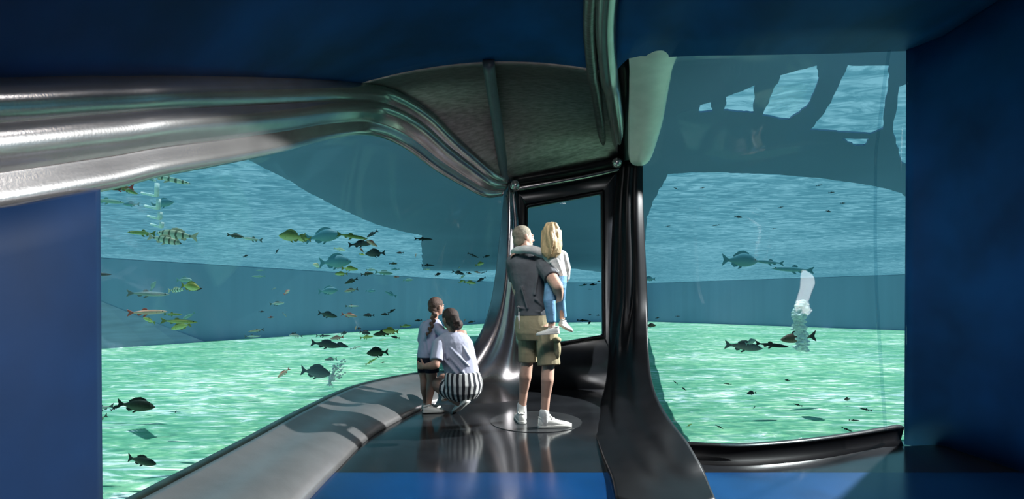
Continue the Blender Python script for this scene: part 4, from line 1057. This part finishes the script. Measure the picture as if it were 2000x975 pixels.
TABLE2 = [
 (1452, 677, 70, 'mid', 'grey', R_, 'grey carp with raised fin, leftmost of three big fish over the right sand', -6, 8),
 (1466, 668, 24, 'deep', 'palegreen', R_, 'small pale green fish at the back of the grey carp', 20, 7.6),
 (1507, 674, 62, 'slim', 'black', R_, 'black slender fish between the grey carp and the brown fish', -6, 8.4),
 (1560, 660, 84, 'mid', 'brown', L_, 'large brown fish crossed by the white bubble column', 4, 14.6),
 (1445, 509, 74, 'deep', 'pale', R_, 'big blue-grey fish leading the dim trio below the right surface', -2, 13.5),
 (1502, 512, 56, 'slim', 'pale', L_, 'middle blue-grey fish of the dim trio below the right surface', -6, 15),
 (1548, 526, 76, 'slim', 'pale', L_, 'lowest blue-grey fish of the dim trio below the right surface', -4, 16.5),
 (1319, 747, 13, 'slim', 'black', L_, 'small black fish, upper of two nearest the right door jamb over sand', -38),
 (1336, 760, 10, 'mid', 'black', L_, 'small black fish, lower of two nearest the right door jamb over sand', -38),
 (1421, 750, 15, 'slim', 'black', L_, 'slim black fish above the small humped black fish', -6),
 (1468, 768, 20, 'deep', 'black', L_, 'humped black fish in the middle of the right-hand sand', 4),
 (1538, 743, 13, 'mid', 'black', L_, 'small black fish below the black slender fish on the right-hand sand', -10),
 (1473, 796, 7, 'mid', 'black', R_, 'black speck of a fish under the humped black fish', 45),
 (1558, 791, 18, 'slim', 'black', L_, 'thin black fish right of the humped fish, middle of the right sand', -14),
 (1655, 780, 16, 'deep', 'brown', L_, 'dark brown fish, topmost of four small ones at the right end', 0),
 (1691, 800, 23, 'slim', 'black', L_, 'long thin black fish, rightmost of four small ones at the right end', -10),
 (1668, 821, 18, 'slim', 'black', R_, 'black fish third down of four small ones at the right end', 0),
 (1654, 839, 22, 'slim', 'black', R_, 'black slanting fish lowest of four small ones at the right end', -22),
 (1346, 831, 12, 'mid', 'yellow', R_, 'small yellow fish at the lower left of the right-hand sand', 30),
 (1405, 834, 16, 'slim', 'black', R_, 'thin black fish near the sill right of the small yellow fish', -25),
 (1271, 636, 19, 'deep', 'brown', R_, 'round brown fish right against the edge of the right door jamb', 0),
 (1269, 545, 22, 'deep', 'pale', L_, 'faint blue-grey fish beside the right door jamb under the surface', 0, 20),
 (1284, 621, 9, 'mid', 'black', R_, 'tiny black fish just above the round brown fish by the jamb', 15),
 (1324, 618, 9, 'slim', 'black', R_, 'tiny black fish on the tank wall right of the jamb', 0),
 (1600, 362, 13, 'slim', 'slate', R_, 'small dark fish close under the dark surface area, right of centre', 10),
 (1624, 376, 16, 'slim', 'slate', R_, 'small dark fish below the one close under the dark surface area', 8),
 (1646, 397, 14, 'slim', 'slate', R_, 'rightmost small dark fish under the bright right surface', 5),
 (1618, 413, 12, 'mid', 'slate', R_, 'small dark fish under the rightmost one near the right surface', -10),
 (1525, 405, 13, 'slim', 'slate', R_, 'small dark fish in the middle of the bright right surface', 12),
 (1442, 424, 17, 'mid', 'slate', R_, 'dark fish at the centre left of the bright right surface', -4),
 (1398, 440, 13, 'slim', 'slate', L_, 'small dark fish below left of the dark fish on the right surface', 8),
 (1511, 447, 10, 'slim', 'slate', R_, 'tiny dark fish lowest on the bright right surface', 0),
 (1305, 442, 9, 'slim', 'slate', R_, 'tiny dark fish low at the left end of the bright right surface', 10),
 (1372, 367, 11, 'slim', 'slate', R_, 'tiny dark fish high on the left of the bright right surface', 10),
 (1320, 368, 11, 'slim', 'slate', L_, 'tiny dark fish at the upper left corner of the bright right surface', -20),
]
for row in TABLE2:
    px, py, ln, sh_, colr, fc, lab = row[:7]
    fish(px, py, ln, sh_, colr, fc, lab, row[7] if len(row) > 7 else 0, row[8] if len(row) > 8 else None, 'fish beyond the right window')
TABLE3 = [
 (1170, 550, 9, 'mid', 'black', L_, 'small black fish highest in the door window', 0),
 (1158, 556, 14, 'mid', 'black', L_, 'black fish under the highest one in the door window', 4),
 (1142, 556, 10, 'mid', 'black', L_, 'black fish left of the pair in the upper door window', 10),
 (1136, 558, 13, 'slim', 'pale', L_, 'faint blue fish at the left of the upper group in the door window', 0),
 (1152, 565, 9, 'slim', 'slate', L_, 'tiny slate fish just below the surface line in the door window', 0),
 (1152, 615, 7, 'mid', 'black', R_, 'tiny black fish, left of two on the far wall in the door window', 0),
 (1168, 616, 8, 'mid', 'black', R_, 'tiny black fish, right of two on the far wall in the door window', 0),
 (1139, 626, 24, 'slim', 'black', R_, 'longest black fish over the sand in the door window', -3),
 (1151, 631, 9, 'deep', 'black', R_, 'small black fish under the nose of the longest one in the door window', 50),
 (1108, 631, 10, 'slim', 'slate', R_, 'tiny slate fish beside the small girl\'s far shoe in the door window', -5),
]
for row in TABLE3:
    px, py, ln, sh_, colr, fc, lab = row[:7]
    fish(px, py, ln, sh_, colr, fc, lab, row[7], 20 + py % 7, 'fish beyond the door window')
# ------------------------------------------------------------------ light and camera
w = bpy.data.worlds.new('World'); SC.world = w; w.use_nodes = True
bg = w.node_tree.nodes['Background']; bg.inputs[0].default_value = (.27, .61, .80, 1); bg.inputs[1].default_value = 1.0
def light(name, typ, loc, energy, aim=None, **kw):
    l = bpy.data.lights.new(name, typ); l.energy = energy
    for k, v in kw.items(): setattr(l, k, v)
    o = bpy.data.objects.new(name, l); COL.objects.link(o); o.location = loc
    if aim is not None: o.rotation_euler = (Vector(aim) - Vector(loc)).to_track_quat('-Z', 'Y').to_euler()
    return o
light('sun', 'SUN', (-1.2, 13.7, 20), 5.6, (0, 11, 0) , angle=.006)
light('added_side_spot', 'SPOT', (4.9, 5.75, 2.66), 5200, (1.451, 4.629, -0.782), shadow_soft_size=.04, spot_size=math.radians(62), spot_blend=.04)  # added spot without fixture, stands in for sunlight from the right
light('added_fill', 'AREA', (.3, 2.9, 2.12), 60, (.3, 4.0, -1.1), shape='RECTANGLE', size=1.6, size_y=.7, spread=math.radians(150))  # added unseen area light for neutral fill and highlights on the metal
cam = bpy.data.cameras.new('Camera'); co = bpy.data.objects.new('Camera', cam); COL.objects.link(co)
co.rotation_euler = (PI / 2, 0, 0); cam.sensor_width = 36; cam.lens = 18.0; cam.shift_y = (HZ - 487.5) / 2000; cam.clip_start = .02; cam.clip_end = 400
SC.camera = co
vs = SC.view_settings; vs.view_transform = 'Standard'; vs.look = 'None'; vs.exposure = 0; vs.gamma = 1; vs.use_curve_mapping = False
SC.cycles.max_bounces = 10; SC.cycles.transparent_max_bounces = 24; SC.cycles.glossy_bounces = 5; SC.cycles.diffuse_bounces = 4
SC.cycles.caustics_reflective = False; SC.cycles.caustics_refractive = False; SC.cycles.sample_clamp_indirect = 6
